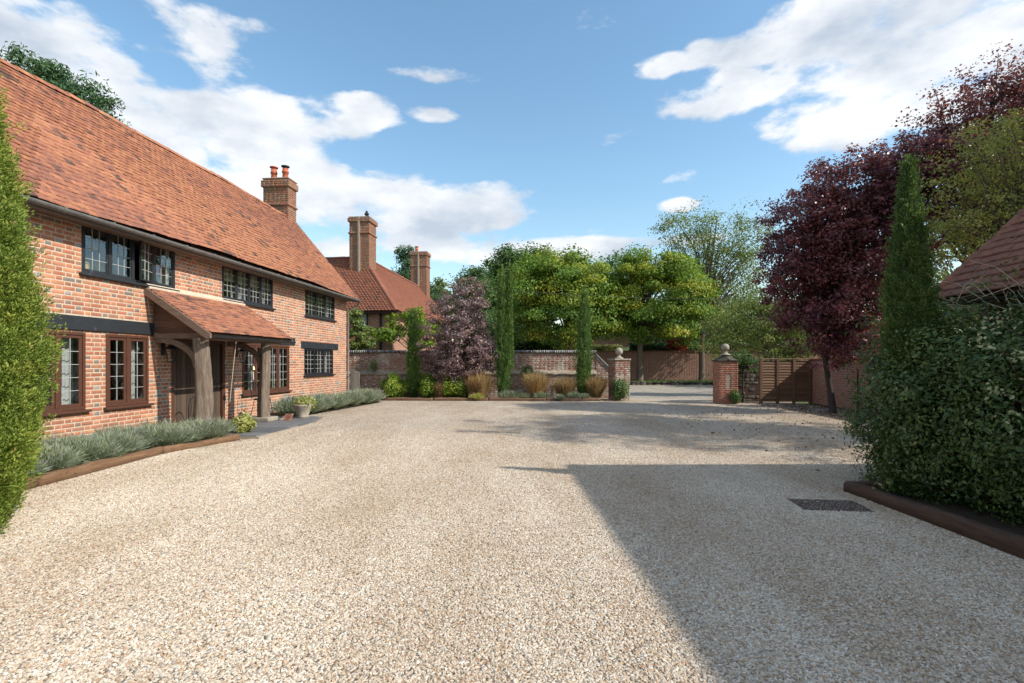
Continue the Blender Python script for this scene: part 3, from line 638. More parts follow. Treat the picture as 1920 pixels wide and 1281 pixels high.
for z in (.9,1.9,2.9): MB().lathe([(.048,z),(.048,z+.05)], .06, YB+.03, 12).build('pipe_collar', M['pipe'], dpo)

def make_chimney(root, x0, x1, y0, y1, zb, zt, mat, bands, nsingle=0, pots=(), rib=False):
    core = MB(); core.box(x0+.02,x1-.02,y0+.02,y1-.02,zb,zt-.02)
    for (za, zc, pr) in bands: core.box(x0-pr,x1+pr,y0-pr,y1+pr,za,zc,.01)
    core.box(x0-.03,x1+.03,y0-.03,y1+.03,zt-.02,zt+.02,.01)
    if rib: core.box((x0+x1)/2-.05,(x0+x1)/2+.05,y0-.07,y0+.02,zb,zt)
    ch = core.build('chimney', M['mortar_old'], root); its = []
    cz = [zb] + [z for b in bands for z in b[:2]] + [zt]
    levels = []; prev = zb
    for (za, zc, pr) in bands: levels.append((prev, za, 0)); levels.append((za, zc, pr)); prev = zc
    levels.append((prev, zt, 0))
    for (a, b, pr) in levels:
        nn = max(1, round((b-a)/.075)); cs = (b-a)/nn
        if b-a < .03: continue
        its += brick_items((x0-pr,y0-pr+.02,0), (1,0,0), (0,-1,0), x1-x0+2*pr, a, b, course=cs, seed=int(a*7)+1, proud=.012 if not pr else .028)
        its += brick_items((x1+pr-.02,y0-pr,0), (0,1,0), (1,0,0), y1-y0+2*pr, a, b, course=cs, seed=int(a*7)+2, proud=.012 if not pr else .028)
        its += brick_items((x0+.02-pr,y0-pr,0), (0,1,0), (-1,0,0), y1-y0+2*pr, a, b, course=cs, seed=int(a*7)+3, proud=.012 if not pr else .028)
    pieces('brick', ch, root, BRICK, its, mat, nsingle)
    for (px_, py_, h, cap) in pots:
        p = MB().lathe([(.13,zt),(.11,zt+.06),(.10,zt+h-.16),(.125,zt+h-.15),(.125,zt+h-.1),(.105,zt+h-.09),(.105,zt+h)], px_, py_, 18).build('chimney_pot', M['terracotta'], ch, True)
        if cap:
            MB().lathe([(.09,zt+h),(.09,zt+h+.06),(.15,zt+h+.07),(.15,zt+h+.1),(.06,zt+h+.13)], px_, py_, 16).build('pot_cowl', M[cap], ch)
    return ch
make_chimney(house, -2.98, -2.0, 18.86, 19.46, 5.6, 8.3, M['brick_chim'], [(7.28,7.36,.035),(7.98,8.22,.05)], 300, [(-2.72,19.15,.42,'terracotta'),(-2.27,19.15,.44,'black_metal')])
for o in house.children:
    if o.name.startswith('chimney'): pass

# door of vertical planks with frame, recessed
dy0, dy1, dz0, dz1 = DOOR
fr = MB(); fr.box(-.12,.0,dy0,dy0+.09,dz0,dz1,.005); fr.box(-.12,.0,dy1-.09,dy1,dz0,dz1,.005); fr.box(-.12,.0,dy0+.09,dy1-.09,dz1-.1,dz1,.005)
door = fr.build('door', M['brown'], house); n = 11; w_ = (dy1-dy0-.18)/n
for k in range(n):
    MB().box(-.10,-.06-.004*rnd.random(),dy0+.09+k*w_+.004,dy0+.09+(k+1)*w_-.004,dz0,dz1-.1,.006).build('plank', M['door'], door, v=rnd.random())
MB().box(-.13,-.1,dy0+.09,dy1-.09,dz0,dz1-.1).build('door_backing', M['black_wood'], door)
MB().tube([(-.055,dy1-.25,1.0),(-.02,dy1-.25,1.0),(-.02,dy1-.25,.86),(-.055,dy1-.25,.86)], .008, 6).build('door_handle', M['black_metal'], door)

# porch
PY0, PY1 = 9.98, 13.06; PD = 1.27; PT, PB = 2.90, 2.05   # top at wall, bottom at eave
psl = (PT-PB)/PD; pa = math.atan(psl); PBv = Vector((-math.cos(pa),0,math.sin(pa))); PLn = PD/math.cos(pa)
pm = MB(); pm.prism([(0.002,PT-.03),(PD,PB-.03),(PD,PB-.07),(0.002,PT-.09)], 'y', PY0+.05, PY1-.02)
pm.box(PD-.32,PD-.18,PY0+.16,PY1-.1,PB-.14,PB-.0,.01)   # eaves plate
pm.box(.04,PD-.2,PY0+.17,PY0+.29,PB-.13,PB-.02,.01)     # tie beam at the near gable
pm.box(.04,PD-.2,PY1-.5,PY1-.38,PB-.13,PB-.02,.01)
for k in range(7): 
    yy = PY0+.45+k*.4; pm.prism([(0.0,PT-.1),(PD-.1,PB-.09+.1*psl-.02),(PD-.1,PB-.17+.1*psl),(0.0,PT-.2)], 'y', yy, yy+.06)
porch = pm.build('porch', M['oak_h'], house)
ptl = tile_items((PD+.06,PY1,PB-.03), (0,-1,0), PBv, [(0,0),(PY1-PY0-.04,0),(PY1-PY0-.04,PLn+.06),(0,PLn+.06)], gauge=.11, seed=9, patch=.9)
pieces('tile', porch, house, TILE, ptl, M['tile'], 300)
# mortar flashing where the roof meets the wall
MB().prism([(.0,PT+.09),(.03,PT+.09),(.09,PT+.02),(.09,PT-.02),(.0,PT)], 'y', PY0+.02, PY1-.02).build('flashing', M['mortar'], porch)
for (ya, yb) in ((PY0-.02,PY0+.03),):
    MB().prism([(.0,PT+.02),(PD+.09,PB-.04),(PD+.09,PB-.13),(PD+.02,PB-.15),(.0,PT-.13)], 'y', ya, yb).build('bargeboard', M['oak_h'], porch)
MB().prism([(.0,PT+.0),(PD+.07,PB-.05),(PD+.07,PB-.1),(.0,PT-.08)], 'y', PY1-.02, PY1+.015).build('bargeboard', M['oak_h'], porch)
# siding boards of the gable
for k in range(6):
    za = PB-.04+k*.135; zb = za+.13
    def xr(z): return max(.06, min(PD-.22, (PT-.1-z)/psl))
    if za > PT-.14: break
    zb = min(zb, PT-.11)
    MB().prism([(.004,za),(xr(za),za),(xr(zb),zb),(.004,zb)], 'y', PY0+.2+.004*k, PY0+.222+.004*k).build('siding_board', M['siding'], porch, v=rnd.random())
pg = MB(); pg.prism([(PD+.02+u*.8+.03, PB-.075+w_*.8) for u, w_ in prof], 'y', PY0+.04, PY1+.03); pgo = pg.build('gutter', M['black_metal'], porch)
def gnarled(x, y, z0, z1, r0, r1, seed):
    rr = random.Random(seed); n = 28; m = 26; V = []; ph = [rr.random()*6 for _ in range(8)]
    for i in range(m+1):
        t = i/m; z = z0+(z1-z0)*t; r_ = r0+(r1-r0)*t; cx = x+.025*math.sin(t*4+ph[0]); cy = y+.02*math.sin(t*5+ph[1])
        for j in range(n):
            a = 2*math.pi*j/n
            g_ = 1 + .09*math.sin(3*a+ph[2]+t*1.5) + .07*math.sin(7*a+ph[3]+2*math.sin(t*3+ph[4])) + .05*math.sin(13*a+ph[5]+t*4) + (rr.random()-.5)*.05
            V.append((cx+r_*g_*math.cos(a), cy+r_*g_*math.sin(a), z))
    Fq = [(i*n+j, i*n+(j+1)%n, (i+1)*n+(j+1)%n, (i+1)*n+j) for i in range(m) for j in range(n)]
    return np_mesh('post', np.array(V), np.array(Fq))
link('post', gnarled(1.02, PY0+.22, .0, PB-.12, .165, .135, 2), M['oak'], porch)
link('post', gnarled(1.02, PY1-.72, .12, PB-.12, .13, .10, 5), M['oak'], porch)
MB().box(.82,1.24,PY1-.93,PY1-.5,.06,.16,.015).build('post_base', M['stone'], porch)
def brace(pts, w0, y0, y1):
    up = []; lo = []
    for i, p in enumerate(pts):
        p = Vector((p[0],p[1])); a = Vector(pts[max(0,i-1)]); b = Vector(pts[min(len(pts)-1,i+1)]); d = (b-a).normalized(); nn = Vector((-d.y,d.x)); up.append(tuple(p+nn*w0/2)); lo.append(tuple(p-nn*w0/2))
    return MB().prism(up+lo[::-1], 'y', y0, y1)
def arc(x0,z0,x1,z1,k=8):  # quarter arc rising steeply then flattening, wall at x0 high, post at x1 low
    return [(x0+(x1-x0)*math.sin(t*math.pi/2), z1+(z0-z1)*math.cos(t*math.pi/2)) for t in [i/k for i in range(k+1)]]
brace(arc(.1,1.90,.92,1.36), .11, PY0+.18, PY0+.27).build('brace', M['oak_h'], porch)
brace(arc(.1,1.90,.92,1.36), .11, PY1-.76, PY1-.67).build('brace', M['oak_h'], porch)
# wall lanterns (fixed beside the door), bell, cord, chair, pots
def lantern(label, y, z):
    L = empty('wall_lantern', label, 'lantern', group='iron lanterns beside the front door'); house_thing(L, .0, y, z)
    MB().box(.008,.03,-.05,.05,-.02,.26,.006).tube([(.03,0,.2),(.12,0,.27),(.2,0,.25),(.22,0,.2)], .009, 6).build('bracket', M['black_metal'], L)
    c = MB(); c.lathe([(.13,.1),(.13,.11),(.03,.2),(.02,.22)], .2, 0, 6); c.lathe([(.065,-.17),(.07,-.15)], .2, 0, 6)
    for k in range(6):
        a = 2*math.pi*k/6; c.tube([(.2+.115*math.cos(a),.115*math.sin(a),.1),(.2+.068*math.cos(a),.068*math.sin(a),-.15)], .006, 4)
    c.build('cage', M['black_metal'], L)
    MB().lathe([(.062,-.148),(.108,.098)], .2, 0, 6).build('glass', M['glass'], L)
lantern('black iron lantern on the brick wall left of the plank door', 10.42, 1.62)
lantern('black iron lantern on the brick wall right of the plank door', 12.78, 1.62)
bell = empty('bell', 'small brass bell hung on the inner side of the far porch post', 'bell'); house_thing(bell, .86, PY1-.92, 1.35)
MB().lathe([(.06,-.08),(.055,-.06),(.035,0),(.02,.03),(.0,.04)], n=16).build('bell_cup', M['brass'], bell, True)
MB().tube([(0,0,.03),(0,0,.1),(.1,.1,.14)], .008, 5).build('bracket', M['black_metal'], bell)
MB().tube([(0,0,-.07),(0,.01,-.3)], .01, 5).build('bell_rope', M['white'], bell)
rp = MB().tube([(PD-.12,PY0+1.1,PB-.1),(PD-.15,PY0+1.05,1.4),(PD-.2,PY0+1.0,.62)], .008, 5).build('rope', M['rope']); tag(rp, 'thin pale rope hanging from the porch eave in front of the door', 'rope'); house_thing(rp, 0,0,0)
ch = empty('garden_chair', 'thin black metal chair by the wall under the porch', 'chair'); house_thing(ch, .62, 12.9, .08)
c = MB().lathe([(.19,.44),(.2,.45),(.2,.46),(.19,.47)], n=20); c.build('seat', M['black_metal'], ch)
for sx, sy in ((1,1),(1,-1),(-1,1),(-1,-1)):
    MB().tube([(sx*.13,sy*.13,.44),(sx*.16,sy*.16,.2),(sx*.2,sy*.2,0)], .009, 6).build('leg', M['black_metal'], ch)
b = MB().tube([(-.17,-.15,.45),(-.2,-.16,.7),(-.22,-.08,.88),(-.22,.08,.88),(-.2,.16,.7),(-.17,.15,.45)], .009, 6); b.tube([(-.18,0,.45),(-.21,0,.9)], .006, 5).tube([(-.18,-.06,.45),(-.21,-.06,.88)], .005, 5).tube([(-.18,.06,.45),(-.21,.06,.88)], .005, 5); b.build('backrest', M['black_metal'], ch)
hp = MB().tube([(0,-.14,0),(0,-.14,.5),(0,-.1,.62),(0,0,.67),(0,.1,.62),(0,.14,.5),(0,.14,0)], .011, 6).tube([(0,-.14,.12),(0,.5,.12)], .011, 6).build('boot_scraper', M['black_metal']); tag(hp, 'thin black iron hoop standing before the plank door', 'boot scraper'); house_thing(hp, .35, 10.85, .06)
# porch paving
flag_items = []
y = 9.9
base = MB(); base.prism([(0.0,9.95),(2.35,9.95),(2.3,12.2),(1.9,13.45),(0.0,13.45)], 'z', .0, .045); po = base.build('paving', M['mortar_old']); po['kind'] = 'structure'; house_thing(po,0,0,0)
yy = 9.97
while yy < 13.35:
    h_ = .42; x = .03; 
    while x < 2.25:
        w_ = rnd.uniform(.4,.7); lim = 2.3 if yy < 12 else 2.3-(yy-12)*.32
        x1 = min(x+w_, lim)
        if x1-x > .1: MB().box(x,x1-.012,yy,min(yy+h_,13.42)-.012,.045,.062+rnd.random()*.006,.006).build('paving_stone', M['slate'], po, v=rnd.random())
        x += w_
    yy += h_

# ================================================================ FOLIAGE TOOLS
LEAF = (np.array([(0,-.5,0),(.34,-.02,.1),(0,.5,0),(-.34,-.02,.1)]), np.array([(0,1,2,3)]))
SPRAY = (np.array([(-.1,0,0),(.1,0,0),(.28,.55,.06),(0,1,0),(-.28,.55,-.06),(0,.45,.2)]), np.array([(0,1,2,5),(0,5,3,4),(5,2,3,5)][:2]))
BLADE = (np.array([(-.5,0,0),(.5,0,0),(.35,.6,.0),(-.05,1,0)]), np.array([(0,1,2,3)]))
def rot_from(dirs, jitter=0.0, axis=1, tang=None):
    """rotation matrices whose local Y points along dirs (random roll)"""
    d = dirs + rng.normal(0, jitter, dirs.shape) if jitter else dirs.copy(); d /= np.linalg.norm(d, axis=1)[:,None] + 1e-9
    r_ = rng.normal(size=d.shape); x = np.cross(d, r_); x /= np.linalg.norm(x, axis=1)[:,None] + 1e-9; z = np.cross(x, d)
    return np.stack([x, d, z], 2)
def rot_leaf(nrm, jitter=.6):
    """local Z (leaf face) along nrm"""
    n = nrm + rng.normal(0, jitter, nrm.shape); n /= np.linalg.norm(n, axis=1)[:,None] + 1e-9
    r_ = rng.normal(size=n.shape); x = np.cross(n, r_); x /= np.linalg.norm(x, axis=1)[:,None] + 1e-9; y = np.cross(n, x)
    return np.stack([x, y, n], 2)
def shell_points(blobs, n, inner=.45, spike=.18):
    """clump centres in uneven ellipsoids; blobs: (cx,cy,cz,rx,ry,rz)"""
    B = np.array(blobs, float); vol = B[:,3]*B[:,4]*B[:,5]; vol = vol**.8; pick = rng.choice(len(B), n, p=vol/vol.sum())
    d = rng.normal(size=(n,3)); d /= np.linalg.norm(d, axis=1)[:,None]
    ph = pick*1.7; k = 1 + .13*np.sin(3.1*d[:,0]*2+ph) + .11*np.sin(4.3*d[:,1]*2+ph*2+1) + .1*np.sin(5*d[:,2]+ph*3) 
    r_ = (inner**3 + (1-inner**3)*rng.random(n))**(1/3)*(1+spike*rng.random(n)**4)
    c = B[pick,:3] + d*B[pick,3:6]*(r_*k)[:,None]; return c, d
def make_tree(name, label, cat, base, blobs, nclump, lpc, lsize, crad, leaf, bark, tr=.18, top=None, nbr=22, group=None, inner=.45, flat=.55, tint=.35, upb=.6, tpl=LEAF, asp=(1,1,1), fork=.45, lean=(0,0), droop=0, spike=.18):
    """crown of leaf clumps spread through uneven lobes, trunk with limbs. base = world (x,y,z)"""
    t = empty(name, label, cat, base, 0, group); bx_, by_, bz_ = base
    bl = [(b[0]-bx_, b[1]-by_, b[2]-bz_, b[3], b[4], b[5]) for b in blobs]
    C, D = shell_points(bl, nclump, inner, spike)
    zc = np.mean([b[2] for b in bl]); zt = max(b[2]+b[5]*.55 for b in bl); zlow = min(b[2]-b[5] for b in bl)
    f = (top if top else max(zlow*1.15, zc*fork)); mb = MB(); fx, fy = lean
    c0 = np.mean([b[:2] for b in bl], axis=0)
    pts = [(0,0,-.1),(fx*.3,fy*.3,f*.35),(fx*.7,fy*.7,f*.7),(fx,fy,f),(fx*.5+c0[0]*.5,fy*.5+c0[1]*.5,(f+zt)/2),(c0[0],c0[1],zt)]
    mb.tube(pts, [tr*1.25,tr,tr*.9,tr*.85,tr*.5,tr*.12], 9, wob=.18, seed=int(abs(bx_*7)))
    idx = rng.choice(nclump, min(nbr, nclump), replace=False)
    for i in idx:
        e = C[i]; h0 = f + (max(e[2], f) - f)*rng.uniform(0,.5); tt = (h0-f)/max(.1, zt-f)
        s0 = np.array([fx+(c0[0]-fx)*tt, fy+(c0[1]-fy)*tt, h0 if e[2] > f else f*rng.uniform(.85,1)])
        mid = s0*.5+e*.5 + np.array([0,0,.12*np.linalg.norm(e-s0)]) + rng.normal(0,.08,3); r0 = tr*rng.uniform(.28,.45)*(1-tt*.5)
        mb.tube([tuple(s0), tuple(mid), tuple(e)], [r0, r0*.6, r0*.15], 5, cap=False)
    mb.build('trunk', bark, t, True)
    n = nclump*lpc; ci = np.repeat(np.arange(nclump), lpc)
    g = rng.normal(size=(n,3)); gl = np.linalg.norm(g,axis=1)[:,None]; g *= np.minimum(gl, 2.1)/gl; sz = (crad*rng.uniform(.6,1.4,nclump))[ci]
    off = g*sz[:,None]*np.array([.55,.55,.55*flat])
    P = C[ci] + off; P[:,2] -= droop*(np.linalg.norm(off[:,:2],axis=1))
    nr = D[ci]*.5 + off/(np.linalg.norm(off,axis=1)[:,None]+1e-6)*.5 + np.array([0,0,upb])
    hue = (rng.random(nclump))[ci]; v = np.clip(hue*tint + rng.random(n)*(1-tint), 0, 1)
    s = lsize*rng.uniform(.6,1.35,n); sc = s[:,None]*np.array(asp)
    inst('crown', tpl[0], tpl[1], P, rot_leaf(nr), sc, v, leaf, t)
    return t
def px_blob(px, py, Z, rx, ry, dz=None):
    p = at(px, py, Z); s = Z/F; return (p.x, p.y, p.z, rx*s, (dz if dz else rx*s*.9), ry*s)
def column(name, label, x, y, h, prof, n, ls, mat, group=None, asp=(1,1,1), tuft=True, z0=0.0, lean=(0,0), lump=.09, outw=.6, plen=.35, lpp=45, pw=1.0):
    """upright conifer: sprays over a noisy column. prof(t)->radius"""
    t = empty(name, label, 'tree', (x,y,0), 0, group)
    MB().tube([(0,0,-.05),(lean[0]*.5,lean[1]*.5,h*.5),(lean[0],lean[1],h*.97)], [prof(.05)*.22+.02, .03, .005], 7).build('trunk', M['bark'], t, True)
    pr = np.array([prof(q) for q in np.linspace(0,1,101)]); m = max(60, n//lpp); ph = rng.random(6)*6
    w_ = pr+.03; cdf = np.cumsum(w_)/w_.sum(); tt = np.interp(rng.random(m), cdf, np.linspace(0,1,101)); a = rng.random(m)*2*math.pi
    k = 1 + lump*(1.0*np.sin(2*a+ph[0]+tt*4) + 1.2*np.sin(tt*h*3.2+ph[1]+2*np.sin(a)) + .8*np.sin(4*a+tt*13+ph[2]))
    rad = np.interp(tt, np.linspace(0,1,101), pr)*k*rng.uniform(.62,.98,m)
    C = np.stack([np.cos(a)*rad + lean[0]*tt, np.sin(a)*rad + lean[1]*tt, z0+tt*(h-z0)-plen*.35], 1)
    C[:,2] = np.maximum(C[:,2], .02)
    D = np.stack([np.cos(a)*outw, np.sin(a)*outw, np.ones(m)], 1) + rng.normal(0,.16,(m,3)); D /= np.linalg.norm(D,axis=1)[:,None]
    pl = plen*rng.uniform(.6,1.4,m)*np.clip(1.25-tt*.55,.4,1.2); N = m*lpp; ci = np.repeat(np.arange(m), lpp); u = rng.random(N)
    side = rng.normal(size=(N,3)); side -= D[ci]*np.sum(side*D[ci],1)[:,None]; side /= np.linalg.norm(side,axis=1)[:,None]
    wd = (.20*pl[ci])*np.sqrt(np.clip(1-u,0,1))*rng.random(N)**.5*pw
    P = C[ci] + D[ci]*(u*pl[ci])[:,None] + side*wd[:,None]; P[:,2] = np.maximum(P[:,2], .01)
    d = D[ci] + side*.55
    v = np.clip((rng.random(m)*.5)[ci] + .25*u + rng.random(N)*.3, 0, 1)
    s = ls*rng.uniform(.6,1.4,N)
    inst('foliage', SPRAY[0], SPRAY[1], P, rot_from(d, .3), s[:,None]*np.array(asp), v, mat, t)
    return t
def tufts(P0, n_each, L, mat, name, W=.008, spread=.8, parent=None, vshift=None, seg=(.25,.5)):
    """blades fanning up from each plant base"""
    P0 = np.array(P0, float); m = len(P0); N = m*n_each; ci = np.repeat(np.arange(m), n_each)
    d = rng.normal(size=(N,3)); d[:,2] = 0; d /= np.linalg.norm(d,axis=1)[:,None]+1e-6; th = np.sqrt(rng.random(N))*spread
    dr = d*np.sin(th)[:,None]; dr[:,2] = np.cos(th)
    st = rng.random(N); Ls = np.array(L)[ci] if np.ndim(L) else np.full(N, L)
    B0 = P0[ci] + dr*(st*.72*Ls)[:,None] + rng.normal(0,.02,(N,3))*np.array([1,1,.3]); B0[:,2] = np.maximum(B0[:,2], .01)
    ln = Ls*rng.uniform(*seg,N)
    sc = np.stack([np.full(N,W)*rng.uniform(.7,1.5,N), ln, ln], 1)
    v = np.clip(rng.random(N)*.8 + np.where(st>.93, rng.random(N)*.4, 0), 0, 1)
    if vshift is not None: v = np.clip(v + np.array(vshift)[ci], 0, 1)
    return inst(name, BLADE[0], BLADE[1], B0, rot_from(dr, .22), sc, v, mat, parent)
def shrub(name, label, cat, x, y, r_, h, n, ls, mat, z0=.02, group=None, asp=(1,1,1), stemmat='bark'):
    t = empty(name, label, cat, (x,y,0), 0, group); mb = MB()
    for k in range(7):
        a = rnd.random()*6.28; mb.tube([(0,0,0),(math.cos(a)*r_*.3,math.sin(a)*r_*.3,h*.45),(math.cos(a)*r_*.6,math.sin(a)*r_*.6,h*.8)], [.014,.01,.004], 5, cap=False)
    mb.build('stems', M[stemmat], t)
    d = rng.normal(size=(n,3)); d /= np.linalg.norm(d,axis=1)[:,None]; rr = (.25+.75*rng.random(n))**(1/2.2)*(1+.15*np.sin(5*d[:,0]+x)+.12*np.sin(7*d[:,1]+y*2))
    P = d*rr[:,None]*np.array([r_,r_,h/2]) + np.array([0,0,h/2+z0]); P[:,2] = np.maximum(P[:,2], .02)
    v = np.clip(.5+.3*np.sin(9*P[:,0]+y)*np.sin(8*P[:,2]+x)+rng.normal(0,.25,n),0,1)
    inst('foliage', LEAF[0], LEAF[1], P, rot_leaf(d+np.array([0,0,.5])), (ls*rng.uniform(.6,1.4,n))[:,None]*np.array(asp), v, mat, t); return t

# ================================================================ FLOWER BEDS, SLEEPERS, LAVENDER
sheet('soil', [(-7.6,2.5),(-5.62,3),(-5.6,8.2),(-5.15,9.65),(-6.0,9.95),(-7.2,9.95)], .03, M['soil'])
sheet('soil', [(-6.85,13.5),(-5.72,13.3),(-4.75,18.75),(-6.25,19.4)], .03, M['soil'])
sheet('soil', [(-6.6,20.95),(-4.95,19.55),(3.35,19.3),(3.4,20.9)], .03, M['soil'])
sheet('soil', [(3.92,-1),(5.2,-1),(5.2,6.3),(3.92,5.75)], .04, M['soil'])
def sleeper(a, b, label, mat, h=.12, w=.11, seed=0):
    a = Vector((a[0],a[1],0)); b = Vector((b[0],b[1],0)); L = (b-a).length; rr = random.Random(seed); n = 34
    V = []; ph = [rr.random()*6 for _ in range(4)]
    for i in range(n+1):
        t = i/n; dz = .010*math.sin(t*7+ph[0])+.005*math.sin(t*19+ph[1]); dx = .010*math.sin(t*5+ph[2])
        e = .012 if 0 < i < n else .03
        for (x, z) in ((-w/2,-.03),(w/2,-.03),(w/2+.004,h-e),(w/2-e,h),(-w/2+e,h),(-w/2,h-e)): V.append((x+dx+(rr.random()-.5)*.009, t*L, z+(dz if z > 0 else 0)+(rr.random()-.5)*.010))
    Fq = [(i*6+j, i*6+(j+1)%6, (i+1)*6+(j+1)%6, (i+1)*6+j) for i in range(n) for j in range(6)] + [(0,5,4,3),(0,3,2,1),(n*6,n*6+1,n*6+2,n*6+3),(n*6,n*6+3,n*6+4,n*6+5)]
    o = link('timber_sleeper', np_mesh('timber_sleeper', np.array(V), np.array(Fq)), mat)
    tag(o, label, 'sleeper', 'timber sleepers edging the flower beds'); o.location = a; o.rotation_euler = (0,0,math.atan2(-(b-a).x,(b-a).y)); return o
sleeper((-5.6,3.6),(-5.59,5.98), 'brown timber sleeper running behind the foot of the big conifer on the left', M['sleeper'], .12, seed=1)
sleeper((-5.59,6.0),(-5.6,8.15), 'orange brown timber sleeper in front of the near lavender hedge', M['sleeper'], .12, seed=2)
sleeper((-5.6,8.17),(-5.15,9.6), 'weathered brown timber sleeper at the porch end of the near lavender hedge', M['sleeper'], .10, seed=3)
xs = [-4.95,-3.0,-.9,1.3,3.35]
nm = ['left end of the far bed','part under the mauve leaved tree','part below the tall pencil cypress','right end of the far bed, nearest the gate pillar']
for k in range(4): sleeper((xs[k+1]-.02, 19.55-.055*(k+1)),(xs[k]+.01,19.58-.055*k), 'low brown timber sleeper edging the '+nm[k], M['sleeper_x'], .11, seed=10+k)
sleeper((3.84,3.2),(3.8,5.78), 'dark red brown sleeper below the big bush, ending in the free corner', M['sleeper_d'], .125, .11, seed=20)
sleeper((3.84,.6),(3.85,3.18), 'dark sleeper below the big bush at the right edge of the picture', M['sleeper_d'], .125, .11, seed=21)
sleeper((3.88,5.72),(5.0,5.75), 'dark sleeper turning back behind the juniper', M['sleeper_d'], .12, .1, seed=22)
# lavender hedges
P = []; Ls = []; vs = []
for _ in range(105):
    y = rng.uniform(5.2,9.75); kx = -5.6 if y < 8.2 else -5.6+(y-8.2)*.31
    P.append((rng.uniform(kx-1.05,kx-.12), y, .04)); Ls.append(rng.uniform(.34,.52)); vs.append(rng.uniform(-.12,.12))
tag(tufts(P, 1500, Ls, M['l_lav'], 'lavender', .0075, 1.15, vshift=vs, seg=(.10,.26)), 'grey green lavender hedge in the near bed between big conifer and porch', 'lavender', kind='stuff')
P = []; Ls = []; vs = []
for _ in range(90):
    y = rng.uniform(13.6,18.7); k = -5.72+(y-13.3)*.178; P.append((rng.uniform(k-.55,k-.05), y, .04)); Ls.append(rng.uniform(.48,.64)); vs.append(rng.uniform(-.12,.12))
tag(tufts(P, 1000, Ls, M['l_lav'], 'lavender', .010, 1.15, vshift=vs, seg=(.11,.28)), 'grey green lavender hedge in the bed between porch and far end of the house', 'lavender', kind='stuff')
# planters
pot = empty('planter', 'pale stone bowl planter with yellow green plant by the far porch post', 'planter', tuple((root_matrix(house)@Vector((1.55,13.15,.06)))[:3]))
MB().lathe([(.13,0),(.15,.02),(.13,.05),(.2,.22),(.24,.3),(.25,.34),(.22,.34)], n=20).build('bowl', M['stone'], pot, True)
n = 1400; d = rng.normal(size=(n,3)); d /= np.linalg.norm(d,axis=1)[:,None]; Pp = d*np.array([.3,.3,.2])*rng.uniform(.5,1,n)[:,None] + np.array([.03,.06,.36])
inst('leaves', LEAF[0], LEAF[1], Pp, rot_leaf(d), rng.uniform(.03,.06,n), rng.random(n), M['l_yel'], pot)
hp = root_matrix(house)@Vector((1.75,10.4,0)); shrub('shrub', 'small cream and yellow leaved shrub at the end of the near lavender', 'shrub', hp.x, hp.y, .24, .42, 1500, .045, M['l_yel'])
bt = root_matrix(house)@Vector((1.45,12.55,0))
br_ = MB()
for k in range(5): br_.box(-.12+.02*k,.1+.01*k,-.1+.03*k,.08,.062+k*.03,.088+k*.03,.005)
o = br_.build('loose_bricks', M['brick_old'], v=.2); tag(o, 'little pile of red bricks at the foot of the far porch post', 'bricks'); o.location = bt

# left foreground conifer
def cprof(t): return float(np.interp(t, [0,.05,.12,.2,.35,.45,.6,.7,.8,.92,1],[.16,.26,.40,.46,.46,.38,.34,.26,.15,.06,.01]))
column('conifer_tree', 'big bushy yellow green conifer at the left edge in front of the house', -4.52, 4.15, 4.25, cprof, 260000, .03, M['l_conifer'], asp=(.5,1,1), lean=(.05,.05), lump=.075, outw=.6, plen=.24, lpp=60, pw=1.6)
# right side juniper and big bush
def jprof(t): return float(np.interp(t,[0,.3,.5,.65,.8,.9,1],[.17,.19,.19,.15,.09,.04,.0]))
column('juniper_tree', 'slim dark juniper rising out of the big bush beside the mossy roof', 4.3, 5.55, 3.66, jprof, 90000, .03, M['l_cypress_d'], asp=(.5,1,1), lump=.14, outw=.32, plen=.2, lpp=40, pw=1.2)
def big_bush():
    t = empty('evergreen_bush', 'large glossy dark green bush in front of the mossy roofed building', 'bush', (4.8,4.6,0))
    bl = [(-.32,1.15,.95,.52,.62,1.0),(-.3,.62,1.05,.52,.6,1.0),(-.25,.75,.45,.62,.8,.45),(0.0,1.45,1.0,.62,.65,1.05),(-.05,.6,1.0,.72,.9,1.1),(0,-.3,1.0,.75,.9,1.15),(.15,-1.3,1.05,.8,.9,1.15),(.15,-2.5,1.05,.8,.9,1.15),(.25,1.0,1.5,.6,.7,.62),(.3,-.2,1.6,.6,.7,.58),(-.05,1.2,.5,.55,.8,.5),(.05,0,.5,.68,1,.45),(0,-1.2,.5,.65,1,.45)]
    C, D = shell_points(bl, 2900, .7, .22); C[:,2] = np.maximum(C[:,2], .06); lp = 44; n = len(C)*lp; ci = np.repeat(np.arange(len(C)), lp)
    off = rng.normal(size=(n,3))*(.05+.05*rng.random(len(C)))[ci][:,None]; Pp = C[ci]+off; Pp[:,2] = np.maximum(Pp[:,2], .05)
    nr = D[ci]+off*5+np.array([0,0,.45]); hue = rng.random(len(C))[ci]; v = np.clip(hue*.45+rng.random(n)*.55,0,1)
    inst('foliage', LEAF[0], LEAF[1], Pp, rot_leaf(nr,.5), (.044*rng.uniform(.5,1.4,n))[:,None]*np.array([.75,1,1]), v, M['l_bush'], t)
    mb = MB()
    for k in range(26):
        y = 1.6-k*.16; a = rnd.random()*6.28; mb.tube([(0,y,0),(.1*math.cos(a),y+.1,.6),(.35*math.cos(a)-.1,y+.3*math.sin(a),1.5)], [.025,.018,.006], 6, cap=False)
    mb.build('stems', M['bark_d'], t)
big_bush()
